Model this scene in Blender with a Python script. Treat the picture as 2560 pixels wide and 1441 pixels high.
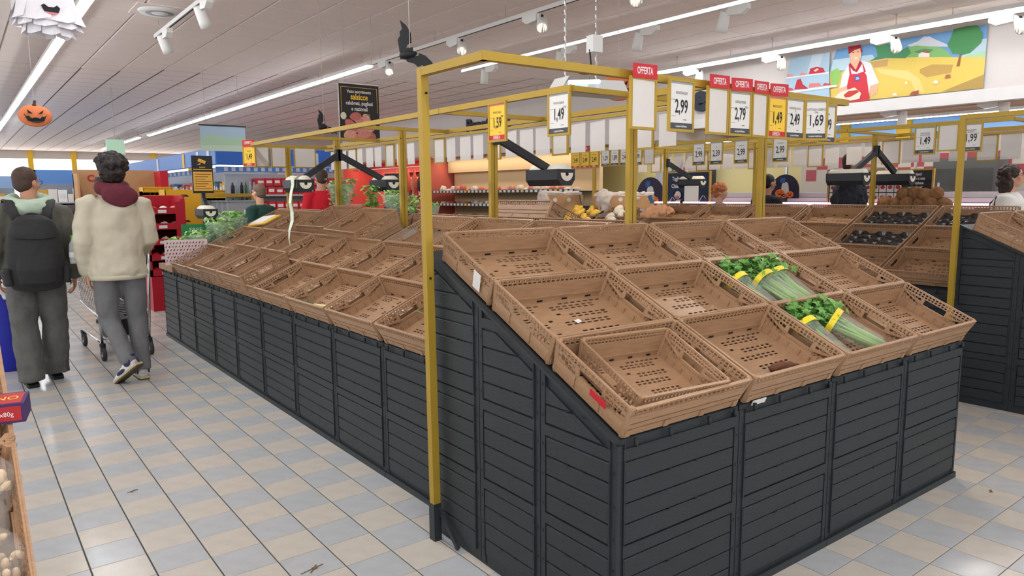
import bpy, bmesh, math, random
from mathutils import Vector, Matrix, Euler
random.seed(7)
for o in list(bpy.data.objects): bpy.data.objects.remove(o)
SC = bpy.context.scene
COL = SC.collection
PI = math.pi
# ------------------------------------------------------------ camera
YAW, PITCH, ROLL, FPX = 0.6539, -0.1312, -0.0076, 1806.1
_f = Vector((math.sin(YAW)*math.cos(PITCH), math.cos(YAW)*math.cos(PITCH), math.sin(PITCH)))
_r = Vector((math.cos(YAW), -math.sin(YAW), 0)); _u = _r.cross(_f)
_r2 = _r*math.cos(ROLL)+_u*math.sin(ROLL); _u2 = -_r*math.sin(ROLL)+_u*math.cos(ROLL)
CAMP = Vector((0, 0, 1.5))
cd = bpy.data.cameras.new('camera'); cam = bpy.data.objects.new('camera', cd); COL.objects.link(cam)
cd.sensor_width = 36; cd.lens = FPX/2560*36; cd.clip_start = .02; cd.clip_end = 200
cam.matrix_world = Matrix(((_r2.x, _u2.x, -_f.x, 0), (_r2.y, _u2.y, -_f.y, 0), (_r2.z, _u2.z, -_f.z, 1.5), (0, 0, 0, 1)))
SC.camera = cam
def proj(p):
    d = Vector(p)-CAMP; z = d.dot(_f)
    if z < .05: return None
    return 1280+FPX*d.dot(_r2)/z, 720.5-FPX*d.dot(_u2)/z
# ------------------------------------------------------------ world, exposure
w = bpy.data.worlds.new('world'); SC.world = w; w.use_nodes = True
w.node_tree.nodes['Background'].inputs[0].default_value = (1, 1, 1, 1)
w.node_tree.nodes['Background'].inputs[1].default_value = 1.4
SC.view_settings.view_transform = 'Standard'; SC.view_settings.look = 'None'
SC.view_settings.exposure = 0.0; SC.view_settings.gamma = 1; SC.view_settings.use_curve_mapping = False
LED_STRENGTH = 36.0
SPOT_WATTS = 85.0
# ------------------------------------------------------------ materials
def lin(c):
    c /= 255.0
    return c/12.92 if c <= .04045 else ((c+.055)/1.055)**2.4
def C(r, g, b): return (lin(r), lin(g), lin(b), 1)
MATS = {}
def mat(name, rgb, rough=.6, var=.0, scale=8, stretch=None, bump=0, metal=0, spec=.4, emit=0, alpha=1, trans=0, coords='Object', coat=0):
    if name in MATS: return MATS[name]
    m = bpy.data.materials.new(name); m.use_nodes = True; MATS[name] = m
    nt = m.node_tree; b = nt.nodes['Principled BSDF']
    col = C(*rgb)
    b.inputs['Base Color'].default_value = col; b.inputs['Roughness'].default_value = rough
    b.inputs['Metallic'].default_value = metal; b.inputs['Specular IOR Level'].default_value = spec
    if coat: b.inputs['Coat Weight'].default_value = coat; b.inputs['Coat Roughness'].default_value = .15
    if emit:
        b.inputs['Emission Color'].default_value = col; b.inputs['Emission Strength'].default_value = emit
    if alpha < 1: b.inputs['Alpha'].default_value = alpha
    if trans: b.inputs['Transmission Weight'].default_value = trans
    if var or bump:
        tc = nt.nodes.new('ShaderNodeTexCoord'); mp = nt.nodes.new('ShaderNodeMapping'); nz = nt.nodes.new('ShaderNodeTexNoise')
        nt.links.new(tc.outputs[coords], mp.inputs[0]); nt.links.new(mp.outputs[0], nz.inputs['Vector'])
        if stretch: mp.inputs['Scale'].default_value = stretch
        nz.inputs['Scale'].default_value = scale; nz.inputs['Detail'].default_value = 5
        if var:
            rp = nt.nodes.new('ShaderNodeValToRGB')
            rp.color_ramp.elements[0].position = .3; rp.color_ramp.elements[1].position = .72
            rp.color_ramp.elements[0].color = tuple(x*(1-var) for x in col[:3])+(1,)
            rp.color_ramp.elements[1].color = tuple(min(1, x*(1+var)) for x in col[:3])+(1,)
            nt.links.new(nz.outputs[0], rp.inputs[0]); nt.links.new(rp.outputs[0], b.inputs['Base Color'])
        if bump:
            bp = nt.nodes.new('ShaderNodeBump'); bp.inputs['Strength'].default_value = bump; bp.inputs['Distance'].default_value = .004
            nt.links.new(nz.outputs[0], bp.inputs['Height']); nt.links.new(bp.outputs[0], b.inputs['Normal'])
    return m
M_BEIGE = mat('tile_beige', (197, 190, 179), .22, .05, 3, coords='Generated')
M_BLUEG = mat('tile_blue_grey', (180, 183, 185), .22, .05, 3, coords='Generated')
M_GROUT = mat('grout', (74, 74, 70), .9)
M_CEIL = mat('ceiling_white', (247, 234, 229), .95, .03, 40)
M_GRID = mat('ceiling_grid', (188, 176, 171), .8)
M_WALL = mat('wall_paint', (216, 209, 205), .9, .02, 2)
M_CRATE = mat('crate_plastic', (163, 128, 97), .42, .15, 7, (2, 26, 14), .12, spec=.45)
M_DARK = mat('dark_slat', (39, 45, 49), .48, .18, 9, (3, 3, 60), .5, spec=.35)
M_BLACK = mat('black', (14, 14, 15), .6)
M_YEL = mat('yellow_metal', (172, 141, 48), .42, .05, 5, metal=.2)
M_WHITE = mat('white_plastic', (232, 232, 230), .45)
M_PAPER = mat('paper', (226, 224, 221), .75, .02, 6)
M_RED = mat('offer_red', (196, 26, 44), .5)
M_CARDY = mat('offer_yellow', (240, 197, 62), .6)
M_INK = mat('ink', (40, 42, 46), .7)
M_STRIP = mat('card_strip', (70, 74, 80), .6)
M_CHAR = mat('charcoal_metal', (44, 47, 53), .45, metal=.2)
M_LED = mat('led', (250, 252, 255), .5, emit=LED_STRENGTH)
M_LAMPF = mat('lamp_face', (255, 246, 230), .5, emit=6)
M_CHROME = mat('chrome', (200, 203, 206), .22, metal=1)
M_CARDB = mat('cardboard', (190, 148, 106), .85, .05, 6)
M_GREYP = mat('grey_plastic', (150, 154, 158), .5)
# ------------------------------------------------------------ mesh builder
class MB:
    def __init__(s): s.v = []; s.f = []; s.m = []
    def add(s, pts, faces, m=0, M=None):
        k = len(s.v)
        for p in pts:
            p = Vector(p); s.v.append(M @ p if M else p)
        for f in faces: s.f.append([k+i for i in f]); s.m.append(m)
    def poly(s, pts, m=0, M=None): s.add(pts, [list(range(len(pts)))], m, M)
    def box(s, x0, y0, z0, x1, y1, z1, m=0, M=None):
        s.add([(x0, y0, z0), (x1, y0, z0), (x1, y1, z0), (x0, y1, z0), (x0, y0, z1), (x1, y0, z1), (x1, y1, z1), (x0, y1, z1)],
              [(0, 3, 2, 1), (4, 5, 6, 7), (0, 1, 5, 4), (1, 2, 6, 5), (2, 3, 7, 6), (3, 0, 4, 7)], m, M)
    def prism(s, pts, d, m=0, M=None):
        d = Vector(d); n = len(pts); P = [Vector(p) for p in pts]; Q = [p+d for p in P]
        s.add(P+Q, [list(range(n))[::-1], list(range(n, 2*n))]+[(i, (i+1) % n, n+(i+1) % n, n+i) for i in range(n)], m, M)
    def bar(s, p, q, a, b, m=0, up=(0, 0, 1), M=None):
        p = Vector(p); q = Vector(q); t = (q-p).normalized(); u = Vector(up)
        if abs(t.dot(u)) > .95: u = Vector((0, 1, 0))
        x = t.cross(u).normalized()*a/2; y = x.cross(t).normalized()*b/2
        P = [p-x-y, p+x-y, p+x+y, p-x+y]
        s.prism(P, q-p, m, M)
    def cyl(s, p, q, r, n=12, m=0, r2=None, cap=True, M=None):
        s.loft([(p, r), (q, r if r2 is None else r2)], n, m, cap, M)
    def loft(s, rings, n=12, m=0, cap=True, M=None, ref=None):
        # rings: (centre, r) or (centre, rx, ry); perpendicular to the path
        R = [(Vector(r[0]), r[1], r[2] if len(r) > 2 else r[1]) for r in rings]
        k = len(s.v); prevx = None
        for i, (c, rx, ry) in enumerate(R):
            t = (R[min(i+1, len(R)-1)][0]-R[max(i-1, 0)][0])
            t = t.normalized() if t.length > 1e-9 else Vector((0, 0, 1))
            a = Vector(ref) if ref else (prevx if prevx else (Vector((1, 0, 0)) if abs(t.x) < .8 else Vector((0, 1, 0))))
            x = (a-t*a.dot(t)).normalized(); prevx = x; y = t.cross(x)
            for j in range(n):
                th = 2*PI*j/n; p = c+x*(rx*math.cos(th))+y*(ry*math.sin(th))
                s.v.append(M @ p if M else p)
        for i in range(len(R)-1):
            for j in range(n):
                s.f.append([k+i*n+j, k+i*n+(j+1) % n, k+(i+1)*n+(j+1) % n, k+(i+1)*n+j]); s.m.append(m)
        if cap:
            s.f.append([k+j for j in range(n)][::-1]); s.m.append(m)
            s.f.append([k+(len(R)-1)*n+j for j in range(n)]); s.m.append(m)
    def ball(s, c, rx, ry=None, rz=None, n=10, k=6, m=0, M=None):
        ry = ry or rx; rz = rz or rx; c = Vector(c)
        rr = []
        b = len(s.v); P = [c+Vector((0, 0, -rz))]
        for i in range(1, k):
            ph = -PI/2+PI*i/k
            for j in range(n):
                th = 2*PI*j/n; P.append(c+Vector((rx*math.cos(ph)*math.cos(th), ry*math.cos(ph)*math.sin(th), rz*math.sin(ph))))
        P.append(c+Vector((0, 0, rz))); L = len(P)-1
        F = [(0, 1+(j+1) % n, 1+j) for j in range(n)]
        for i in range(k-2):
            for j in range(n): F.append((1+i*n+j, 1+i*n+(j+1) % n, 1+(i+1)*n+(j+1) % n, 1+(i+1)*n+j))
        F += [(L, 1+(k-2)*n+j, 1+(k-2)*n+(j+1) % n) for j in range(n)]
        s.add(P, F, m, M)
    def grid(s, us, vs, hole, t, fn, m=0):
        # plate with real rectangular holes; fn(u, v, w) -> point; front at w=0, back at w=-t
        nu, nv = len(us), len(vs); idx = {}
        def P(i, j, b):
            k = (i, j, b)
            if k not in idx: idx[k] = len(s.v); s.v.append(Vector(fn(us[i], vs[j], -t if b else 0)))
            return idx[k]
        def solid(i, j): return 0 <= i < nu-1 and 0 <= j < nv-1 and not hole((us[i]+us[i+1])/2, (vs[j]+vs[j+1])/2)
        for i in range(nu-1):
            for j in range(nv-1):
                if not solid(i, j): continue
                s.f.append([P(i, j, 0), P(i+1, j, 0), P(i+1, j+1, 0), P(i, j+1, 0)]); s.m.append(m)
                s.f.append([P(i, j, 1), P(i, j+1, 1), P(i+1, j+1, 1), P(i+1, j, 1)]); s.m.append(m)
                for (di, dj, a, b) in ((-1, 0, (i, j), (i, j+1)), (1, 0, (i+1, j+1), (i+1, j)), (0, -1, (i+1, j), (i, j)), (0, 1, (i, j+1), (i+1, j+1))):
                    if not solid(i+di, j+dj):
                        s.f.append([P(*a, 0), P(*b, 0), P(*b, 1), P(*a, 1)]); s.m.append(m)
    def mesh(s, name, mats, smooth=False):
        me = bpy.data.meshes.new(name); me.from_pydata([tuple(p) for p in s.v], [], s.f)
        for m in (mats if isinstance(mats, (list, tuple)) else [mats]): me.materials.append(m)
        if len(me.materials) > 1: me.polygons.foreach_set('material_index', s.m)
        if smooth: me.polygons.foreach_set('use_smooth', [True]*len(s.f))
        me.update(); return me
    def obj(s, name, mats, parent=None, smooth=False, M=None):
        return link(name, s.mesh(name, mats, smooth), parent, M)
def link(name, data, parent=None, M=None):
    o = bpy.data.objects.new(name, data); COL.objects.link(o)
    if parent: o.parent = parent
    if M is not None: o.matrix_local = M
    return o
def tag(o, label=None, cat=None, group=None, kind=None):
    if label: o['label'] = label
    if cat: o['category'] = cat
    if group: o['group'] = group
    if kind: o['kind'] = kind
    return o
def thing(name, label, cat, M=None, group=None):
    o = bpy.data.objects.new(name, None); COL.objects.link(o); o.empty_display_size = .1
    if M is not None: o.matrix_world = M if isinstance(M, Matrix) else Matrix.Translation(M)
    return tag(o, label, cat, group)
def T(x, y, z): return Matrix.Translation((x, y, z))
def RZ(a): return Matrix.Rotation(a, 4, 'Z')
def RX(a): return Matrix.Rotation(a, 4, 'X')
def RY(a): return Matrix.Rotation(a, 4, 'Y')
def frame(o, x, y, z): # matrix from axes
    x, y, z = Vector(x), Vector(y), Vector(z)
    return Matrix(((x.x, y.x, z.x, o[0]), (x.y, y.y, z.y, o[1]), (x.z, y.z, z.z, o[2]), (0, 0, 0, 1)))
def copytree(src, M=None, label=None, group=None):
    r = src.copy(); COL.objects.link(r)
    if M is not None: r.matrix_world = M
    if label: r['label'] = label
    if group: r['group'] = group
    def rec(a, b):
        for ch in a.children:
            c = ch.copy(); COL.objects.link(c); c.parent = b; rec(ch, c)
    rec(src, r); return r
TXT = {}
def textmesh(s, mt, ext=0.0, align='CENTER', space=1.0, bold=0.0):
    k = (s, mt.name, ext, align, space, bold)
    if k in TXT: return TXT[k]
    cu = bpy.data.curves.new('lettering', 'FONT'); cu.body = s; cu.align_x = align; cu.align_y = 'CENTER'
    cu.size = 1; cu.extrude = ext; cu.space_character = space; cu.offset = bold; cu.resolution_u = 3
    o = bpy.data.objects.new('lettering', cu); COL.objects.link(o)
    dg = bpy.context.evaluated_depsgraph_get()
    me = bpy.data.meshes.new_from_object(o.evaluated_get(dg)); me.name = 'lettering'
    bpy.data.objects.remove(o); me.materials.clear(); me.materials.append(mt); TXT[k] = me
    return me
def text(s, mt, parent, M, size, sx=1.0, name='lettering', align='CENTER', ext=0.0, bold=0.0, space=1.0):
    return link(name, textmesh(s, mt, ext, align, space, bold), parent, M @ Matrix.Diagonal((size*sx, size, size, 1)))
ORD = ['first', 'second', 'third', 'fourth', 'fifth', 'sixth', 'seventh', 'eighth', 'ninth', 'tenth', 'eleventh', 'twelfth', 'thirteenth',
       'fourteenth', 'fifteenth', 'sixteenth', 'seventeenth', 'eighteenth', 'nineteenth', 'twentieth', 'twenty-first', 'twenty-second', 'twenty-third', 'twenty-fourth', 'twenty-fifth', 'twenty-sixth', 'twenty-seventh', 'twenty-eighth', 'twenty-ninth', 'thirtieth', 'thirty-first', 'thirty-second', 'thirty-third', 'thirty-fourth', 'thirty-fifth', 'thirty-sixth', 'thirty-seventh', 'thirty-eighth', 'thirty-ninth', 'fortieth', 'forty-first', 'forty-second', 'forty-third', 'forty-fourth', 'forty-fifth']
# ------------------------------------------------------------ room shell
CH = 3.7
def struct(name, mb, m, **k): return tag(mb.obj(name, m, **k), kind='structure')
b = MB(); b.box(-5, -4, -.2, 14.5, 42, -.004); FLOOR = struct('floor', b, M_GROUT)
b = MB(); b.box(-5, -4, CH+.012, 14.5, 42, CH+.2); CEIL = struct('ceiling', b, M_GRID)
b = MB(); b.box(-5, 42, 0, 14.5, 42.2, .9); b.box(-5, 42, 3.3, 14.5, 42.2, CH); struct('wall_far', b, M_WALL)
b = MB(); b.box(-5, 42.1, .9, 14.5, 42.15, 3.3); tag(b.obj('window_2', mat('daylit_glazing', (250, 250, 252), .4, emit=3.0)), kind='structure')
for k_, x_ in enumerate((-.6, 1.2, 3.0, 4.8, 6.6, 8.4, 10.2)):
    b = MB(); b.box(x_, 41.9, 0, x_+.22, 42.1, CH); struct('trim_%d' % (20+k_), b, M_CARDY)
b = MB(); b.box(13.6, -4, 0, 13.8, 42, CH); struct('wall_back', b, mat('wall_mauve', (196, 172, 160), .9))
# floor tiles, one object each for the nearest three hundred in view
PX, X00, Y00 = .207, .52, 3.437
def tmesh(sx, sy, m, z0, z1, ch=.0012):
    t = MB(); x, y = sx/2, sy/2
    P = [(-x, -y, z0), (x, -y, z0), (x, y, z0), (-x, y, z0), (-x, -y, z1-ch), (x, -y, z1-ch), (x, y, z1-ch), (-x, y, z1-ch),
         (-x+ch, -y+ch, z1), (x-ch, -y+ch, z1), (x-ch, y-ch, z1), (-x+ch, y-ch, z1)]
    t.add(P, [(8, 9, 10, 11)]+[(a, (a+1) % 4, 4+(a+1) % 4, 4+a) for a in range(4)]+[(4+a, 4+(a+1) % 4, 8+(a+1) % 4, 8+a) for a in range(4)])
    return t.mesh('tile', m)
TM = [tmesh(PX-.0058, PX-.003, M_BLUEG, -.006, 0), tmesh(PX-.0058, PX-.003, M_BEIGE, -.006, 0)]
cells = []; far = MB()
def blocked(x, y): return (1.72 < x < 4.0 and 1.5 < y < 8.2) or (5.9 < x < 8.2 and 1.1 < y < 8)
for i in range(-22, 66):
    for j in range(-32, 182):
        x, y = X00+(i+.5)*PX, Y00+(j+.5)*PX
        p = proj((x, y, 0)); vis = p and -60 < p[0] < 2620 and -60 < p[1] < 1600
        d = math.hypot(x, y)
        if vis and not blocked(x, y): cells.append((d, i, j, x, y))
        elif d < 9 or vis: cells.append((99+d, i, j, x, y))
cells.sort()
for n, (d, i, j, x, y) in enumerate(cells):
    k = (i+j) % 2
    if n < 300: link('tile', TM[k], FLOOR, T(x, y, 0))
    else:
        h = (PX-.0058)/2; g = (PX-.0028)/2; far.poly([(x-h, y-g, 0), (x+h, y-g, 0), (x+h, y+g, 0), (x-h, y+g, 0)], k)
tag(far.obj('tile', [M_BLUEG, M_BEIGE], FLOOR), kind='stuff')
# ceiling tiles on a fine grid
CP = .6; cm = tmesh(CP-.022, CP-.012, M_CEIL, .012, 0)
cm = MB(); g = CP/2-.009; h = CP/2-.005
cm.add([(-g, -h, .012), (g, -h, .012), (g, h, .012), (-g, h, .012), (-g+.006, -h+.004, 0), (g-.006, -h+.004, 0), (g-.006, h-.004, 0), (-g+.006, h-.004, 0)],
       [(4, 7, 6, 5)]+[(a, 4+a, 4+(a+1) % 4, (a+1) % 4) for a in range(4)])
cme = cm.mesh('ceiling_tile', M_CEIL); cells = []; far = MB()
for i in range(-9, 25):
    for j in range(-6, 70):
        x, y = .45+i*CP, .1+j*CP
        p = proj((x, y, CH)); vis = p and -120 < p[0] < 2680 and -150 < p[1] < 720
        cells.append((math.hypot(x, y) if vis else 200, x, y))
cells.sort()
for n, (d, x, y) in enumerate(cells):
    if n < 300 and d < 100: link('ceiling_tile', cme, CEIL, T(x, y, CH))
    else: far.add([(x-g+.005, y-h+.004, CH), (x+g-.005, y-h+.004, CH), (x+g-.005, y+h-.004, CH), (x-g+.005, y+h-.004, CH)], [(0, 3, 2, 1)])
tag(far.obj('ceiling_tile', M_CEIL, CEIL), kind='stuff')
# ------------------------------------------------------------ light lines and tracks (along the aisles)
ZL = 3.5
def led_line(label, x, y0, y1, lit=True):
    t = thing('linear_ceiling_light', label, 'light', (x, y0, ZL))
    b = MB(); b.box(-.06, 0, .0, .06, y1-y0, .05); b.obj('housing', M_WHITE, t)
    b = MB(); b.box(-.034, .02, -.026, .034, y1-y0-.02, .0); b.obj('diffuser', M_LED, t)
    y = .3
    while y < y1-y0:
        b = MB(); b.cyl((0, y, .05), (0, y, CH-ZL), .004, 5); b.cyl((0, y, .17), (0, y, CH-ZL), .011, 6); b.obj('hanger', M_GRID, t); y += 1.75
    return t
led_line('long lit strip light on the ceiling above the left aisle', 1.27, -2, 38)
led_line('distant short lit strip light over the far end of the left aisle', .95, 24.5, 27)
led_line('long lit strip light ending beside the black bat', 5.38, 10.62, 27)
led_line('distant lit strip light beyond the gap, far centre of the ceiling', 5.3, 28, 36)
led_line('lit strip light running in front of the butcher mural', 9.62, -1, 8.5)
led_line('added unseen strip light for extra brightness, left side', -2.9, -3, 30)  # extra lamp outside the view, added to brighten the room
led_line('added unseen strip light for extra brightness, middle', 5.38, -3.8, .3)  # also added out of view, behind the camera, as fill
led_line('added unseen strip light for extra brightness, far left', -1.0, -3.8, 1.0)  # another unseen fill lamp, added for brightness
def spot(name, label, base, aim, lit=True, watts=None, group=None, ad=1):
    # a cylindrical track head with an adapter box; aim is a world direction
    t = thing(name, label, 'spotlight', base, group)
    b = MB(); b.prism([(-.035, -ad*.05, 0), (-.035, ad*.20, 0), (-.035, ad*.20, -.055), (-.035, ad*.12, -.10), (-.035, -ad*.05, -.085)], (.07, 0, 0)); b.obj('adapter', M_WHITE, t)
    b = MB(); b.cyl((0, -ad*.07, -.02), (0, -ad*.07, -.09), .012, 8)
    b.box(-.02, -ad*.07-.012, -.105, .02, -ad*.07+.012, -.02); b.obj('bracket', M_WHITE, t)
    a = Vector(aim).normalized(); c = Vector((0, -ad*.12, -.12))
    M = a.to_track_quat('Z', 'Y').to_matrix().to_4x4(); M.translation = c
    b = MB(); b.loft([((0, 0, -.09), .05), ((0, 0, -.085), .055), ((0, 0, .06), .062), ((0, 0, .13), .066), ((0, 0, .13), .058), ((0, 0, .105), .056)], 20, cap=False)
    b.add([(.05*math.cos(k*PI/10), .05*math.sin(k*PI/10), -.09) for k in range(20)], [list(range(20))[::-1]])
    b.obj('head', M_WHITE, t, True, M)
    b = MB(); b.box(-.014, .050, -.075, .014, .0585, -.02); b.obj('vent', M_BLACK, t, False, M)
    b = MB(); b.loft([((0, 0, .104), .056), ((0, 0, .1045), .004)], 20); b.obj('lamp_face', M_LAMPF, t, False, M)
    if lit:
        ld = bpy.data.lights.new('spot_light', 'SPOT'); ld.energy = watts or SPOT_WATTS; ld.color = (1, .9, .78); ld.spot_size = 1.15; ld.spot_blend = .5; ld.shadow_soft_size = .05
        lo = link('light_source', ld, t); lo.matrix_local = Matrix.Translation(c+a*.14) @ a.to_track_quat('-Z', 'Y').to_matrix().to_4x4()
    return t
def track(label, x, y0, y1, z=ZL, lit=False):
    t = thing('lighting_track', label, 'track', (x, y0, z))
    b = MB(); b.box(-.022, 0, 0, .022, y1-y0, .045); b.obj('rail', M_LED if lit else M_WHITE, t)
    b = MB(); b.box(-.008, 0, -.002, .008, y1-y0, .001); b.obj('slot', M_BLACK, t)
    for k in range(int((y1-y0)/1.6)+1):
        b = MB(); b.cyl((0, .2+k*1.6, .04), (0, .2+k*1.6, CH-z), .004, 5); b.obj('hanger', M_GRID, t)
    return t
track('white track with spotlights, continuing the long strip light', 5.38, .5, 10.55)
track('short white track near the ceiling diffuser, top left', 2.24, 2, 10.4)
track('thin white track below the strip light at the butcher mural', 9.88, -1, 12.5)
def led_track(label, x, y0, y1):
    t = thing('linear_ceiling_light', label, 'light', (x, y0, ZL))
    b = MB(); b.box(-.025, 0, .0, .025, y1-y0, .05); b.obj('housing', M_WHITE, t)
    b = MB(); b.box(-.023, .02, .006, -.0255, y1-y0-.02, .046); b.obj('diffuser', mat('led_soft', (250, 250, 250), .5, emit=1.6), t)
    return t
led_track('white lit track with box spotlights in the middle of the ceiling', 6.95, -1, 10.4)
# ------------------------------------------------------------ spotlights
for k, (y, a) in enumerate([(10.12, (-.40, -.62, -.6)), (8.16, (-.45, -.62, -.6)), (6.55, (-.52, -.6, -.62)), (5.14, (-.55, -.52, -.65)), (2.8, (-.6, -.3, -.8))]):
    spot('track_spotlight', 'white spotlight on the track continuing the strip light, %s from the far end' % ORD[k], (5.38, y, ZL), a, ad=1, group='spotlights on the long track')
for k, y in enumerate([9.63, 7.80, 6.32, 5.05, 3.59]):
    spot('track_spotlight', 'white spotlight hung under the lit middle track, %s from its far end' % ORD[k], (6.95, y, ZL), [(.2, .35, -1), (.2, .35, -1), (.15, .4, -1), (.2, .4, -1), (.1, .3, -1)][k], ad=-1, group='spotlights on the lit middle track')
for k, y in enumerate([7.91, 6.42, 4.78, 3.39]):
    spot('track_spotlight', 'white spotlight on the thin track by the butcher mural, %s from the far end' % ORD[k], (9.88, y, ZL), (-.65, -.38, -.6), watts=30, ad=1, group='spotlights by the mural')
for k, y in enumerate([9.85, 8.13]):
    spot('track_spotlight', ['white spotlight at the end of the short track, lower one, top left', 'white spotlight on the short track near its end, upper one, top left'][k], (2.24, y, ZL), (.45, .25, -1), watts=46, ad=-1, group='spotlights on the short track')
spot('track_spotlight', 'white spotlight cut by the left edge of the photo, next to the paper ghost', (.55, 6.4, 3.28), (.25, -.35, -1), False)
spot('track_spotlight', 'white spotlight cut by the left edge, lower one under the first', (.62, 8.2, 3.28), (.1, -.1, -1), False)
# ------------------------------------------------------------ crates
CW, CD = .6, .39
def crate_meshes(h):
    """moulded plastic crate with a perforated floor, ladder rims, lattice ends; origin at the middle of its floor"""
    def uniq(a): return sorted(set(round(x, 5) for x in a))
    R = {}
    # floor with slots
    holes = []
    for (rows, grp) in (((.155,), [(-.235, 5), (.03, 7)]), ((.135, .119), [(-.21, 3), (-.03, 7)]), ((.075, .059), [(-.235, 2), (.03, 6)]), ((.025, .009), [(-.21, 3), (-.03, 7)]),
                        ((-.04, -.056), [(-.19, 3), (.01, 6)]), ((-.080,), [(-.235, 2), (.03, 5)]), ((-.115, -.131), [(-.235, 3), (-.09, 4), (.09, 4)])):
        for y in rows:
            for x0, n in grp:
                for k in range(n): holes.append((x0+k*.0345-.012, x0+k*.0345+.012, y-.0046, y+.0046))
    for (x, y) in ((-.1, .045), (-.03, .085), (.2, .075)): holes.append((x-.011, x+.011, y-.006, y+.006))
    us = uniq([-.287, .287]+[h_[0] for h_ in holes]+[h_[1] for h_ in holes]); vs = uniq([-.184, .184]+[h_[2] for h_ in holes]+[h_[3] for h_ in holes])
    b = MB(); b.grid(us, vs, lambda u, v: any(a <= u <= c and d <= v <= e for a, c, d, e in holes), .004, lambda u, v, w: (u, v, .008+w))
    R['base'] = b.mesh('base', M_CRATE)
    fl = .012  # flare
    # long side: inner wall face at local w=0 looking in (+y of the wall), ladder of real holes under the rim, planked outside
    z1 = h
    n = 24; us = [-.3]; 
    for k in range(n):
        x = -.288+k*.0242; us += [x, x+.017]
    us = uniq(us+[.3]); vz = [0, z1-.030, z1-.0205, z1-.0175, z1-.008, z1]
    def long_(sgn):
        b = MB()
        def hole(u, v):
            if v > z1-.008 or v < z1-.030 or (z1-.0205 < v < z1-.0175): return False
            k = (u+.288)/.0242; fr = k-math.floor(k); return 0 <= k < n and fr*.0242 < .017
        b.grid(us, vz, hole, .005, lambda u, v, w: (u*(.955+.045*v/h)*sgn, -sgn*(CD/2-fl+fl*v/h+w-.0), v))
        # rim lip, planks outside, ribs inside
        for (a, c, o) in ((z1-.006, z1, .008), (.060, z1-.034, .006), (.036, .053, .006), (.004, .029, .006)):
            if c-a < .004: continue
            y0 = -sgn*(CD/2-fl+fl*a/h); y1 = y0-sgn*o
            b.box(-.285, min(y0, y1), a, .285, max(y0, y1), c)
        yi = -sgn*(CD/2-fl*.6-.005)
        b.box(-.275, min(yi, yi+sgn*.006), .030, .275, max(yi, yi+sgn*.006), .036)
        for x in (-.19, -.06, .07, .2): b.box(x-.014, min(yi, yi+sgn*.0055), .012, x+.014, max(yi, yi+sgn*.0055), .019, 1)
        for x in (-.27, -.09, .09, .27): b.box(x-.012, min(yi-sgn*.011, yi-sgn*.007), .005, x+.012, max(yi-sgn*.011, yi-sgn*.007), .03)
        return b.mesh('side_panel', [M_CRATE, M_BLACK])
    R['front'] = long_(1); R['back'] = long_(-1)
    # short ends: ladder rim, arched handle opening, lattice corners, pegs
    def end_(sgn):
        b = MB(); n = 20; L = CD/2
        us = [-L]
        for k in range(n):
            y = -L+.011+k*.0185; us += [y, y+.012]
        us += [L, -.06, .06]; 
        tri = []  # lattice openings
        zt = z1-.034
        for s in (-1, 1):
            for k in range(5):
                y0 = s*(.088+k*.0205); tri.append((y0-.0085, y0+.0085, zt-.046+k*.007, zt-.024+k*.005 if k < 4 else zt-.013)); tri.append((y0-.0085, y0+.0085, zt-.016+k*.002, zt-.003)) if k < 4 else None
        us = uniq(us+[t_[0] for t_ in tri]+[t_[1] for t_ in tri])
        hz0, hz1 = z1-.062, z1-.032
        vz = uniq([0, hz0, hz1, z1-.029, z1-.020, z1-.017, z1-.0075, z1]+[t_[2] for t_ in tri]+[t_[3] for t_ in tri])
        def hole(u, v):
            if -.06 < u < .06 and hz0 < v < hz1: return True
            if any(a < u < c and d < v < e for a, c, d, e in tri): return True
            if v > z1-.0075 or v < z1-.029 or (z1-.020 < v < z1-.017): return False
            k = (u+L-.011)/.0185; fr = k-math.floor(k); return 0 <= k < n and fr*.0185 < .012
        b.grid(us, vz, hole, .0045, lambda u, v, w: (sgn*(CW/2-.02+.02*v/h+w), sgn*u*(.965+.035*v/h), v))
        X = lambda z, o: sgn*(CW/2-.02+.02*z/h-.0045-o)
        for k in range(5):  # diagonal straps
            for s in (-1, 1):
                b.bar((X(zt-.04, .002), s*(.085+.02*k), zt-.045), (X(zt, .002), s*(.115+.018*k), zt), .004, .003)
        for (y0, y1, za, zc) in ((-.18, -.065, zt-.048, hz0-.004), (.065, .18, zt-.048, hz0-.004)):  # curved brace
            ys = [y0+(y1-y0)*k/5 for k in range(6)]
            for k in range(5):
                f = lambda y: hz0-.003+(.012 if False else 0)+(abs(y)-.065)*.30
                b.bar((X(.05, .003), ys[k], f(ys[k])), (X(.05, .003), ys[k+1], f(ys[k+1])), .006, .006)
        for (a, c) in ((z1-.006, z1), (.058, hz0-.006), (.034, .055), (.006, .031)):
            if c-a < .004: continue
            for (y0, y1) in ((-.175, -.07), (-.062, .062), (.07, .175)) if c < z1-.01 else ((-.19, .19),):
                x0 = X(a, -.0045); x1 = x0+sgn*.005; b.box(min(x0, x1), y0, a, max(x0, x1), y1, c)
        for y in (-.13, -.08, -.03, .03, .08, .13): b.box(min(X(.02, 0), X(.02, .005)), y-.003, .012, max(X(.02, 0), X(.02, .005)), y+.003, .036)
        for sy in (-1, 1): b.loft([((sgn*(CW/2-.024), sy*(CD/2-.018), .0), .012), ((sgn*(CW/2-.006), sy*(CD/2-.006), h-.001), .0125)], 6)
        hb = MB(); hb.box(min(X(hz0, .004), X(hz0, -.004)), -.06, hz0-.012, max(X(hz0, .004), X(hz0, -.004)), .06, hz0-.001)
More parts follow.
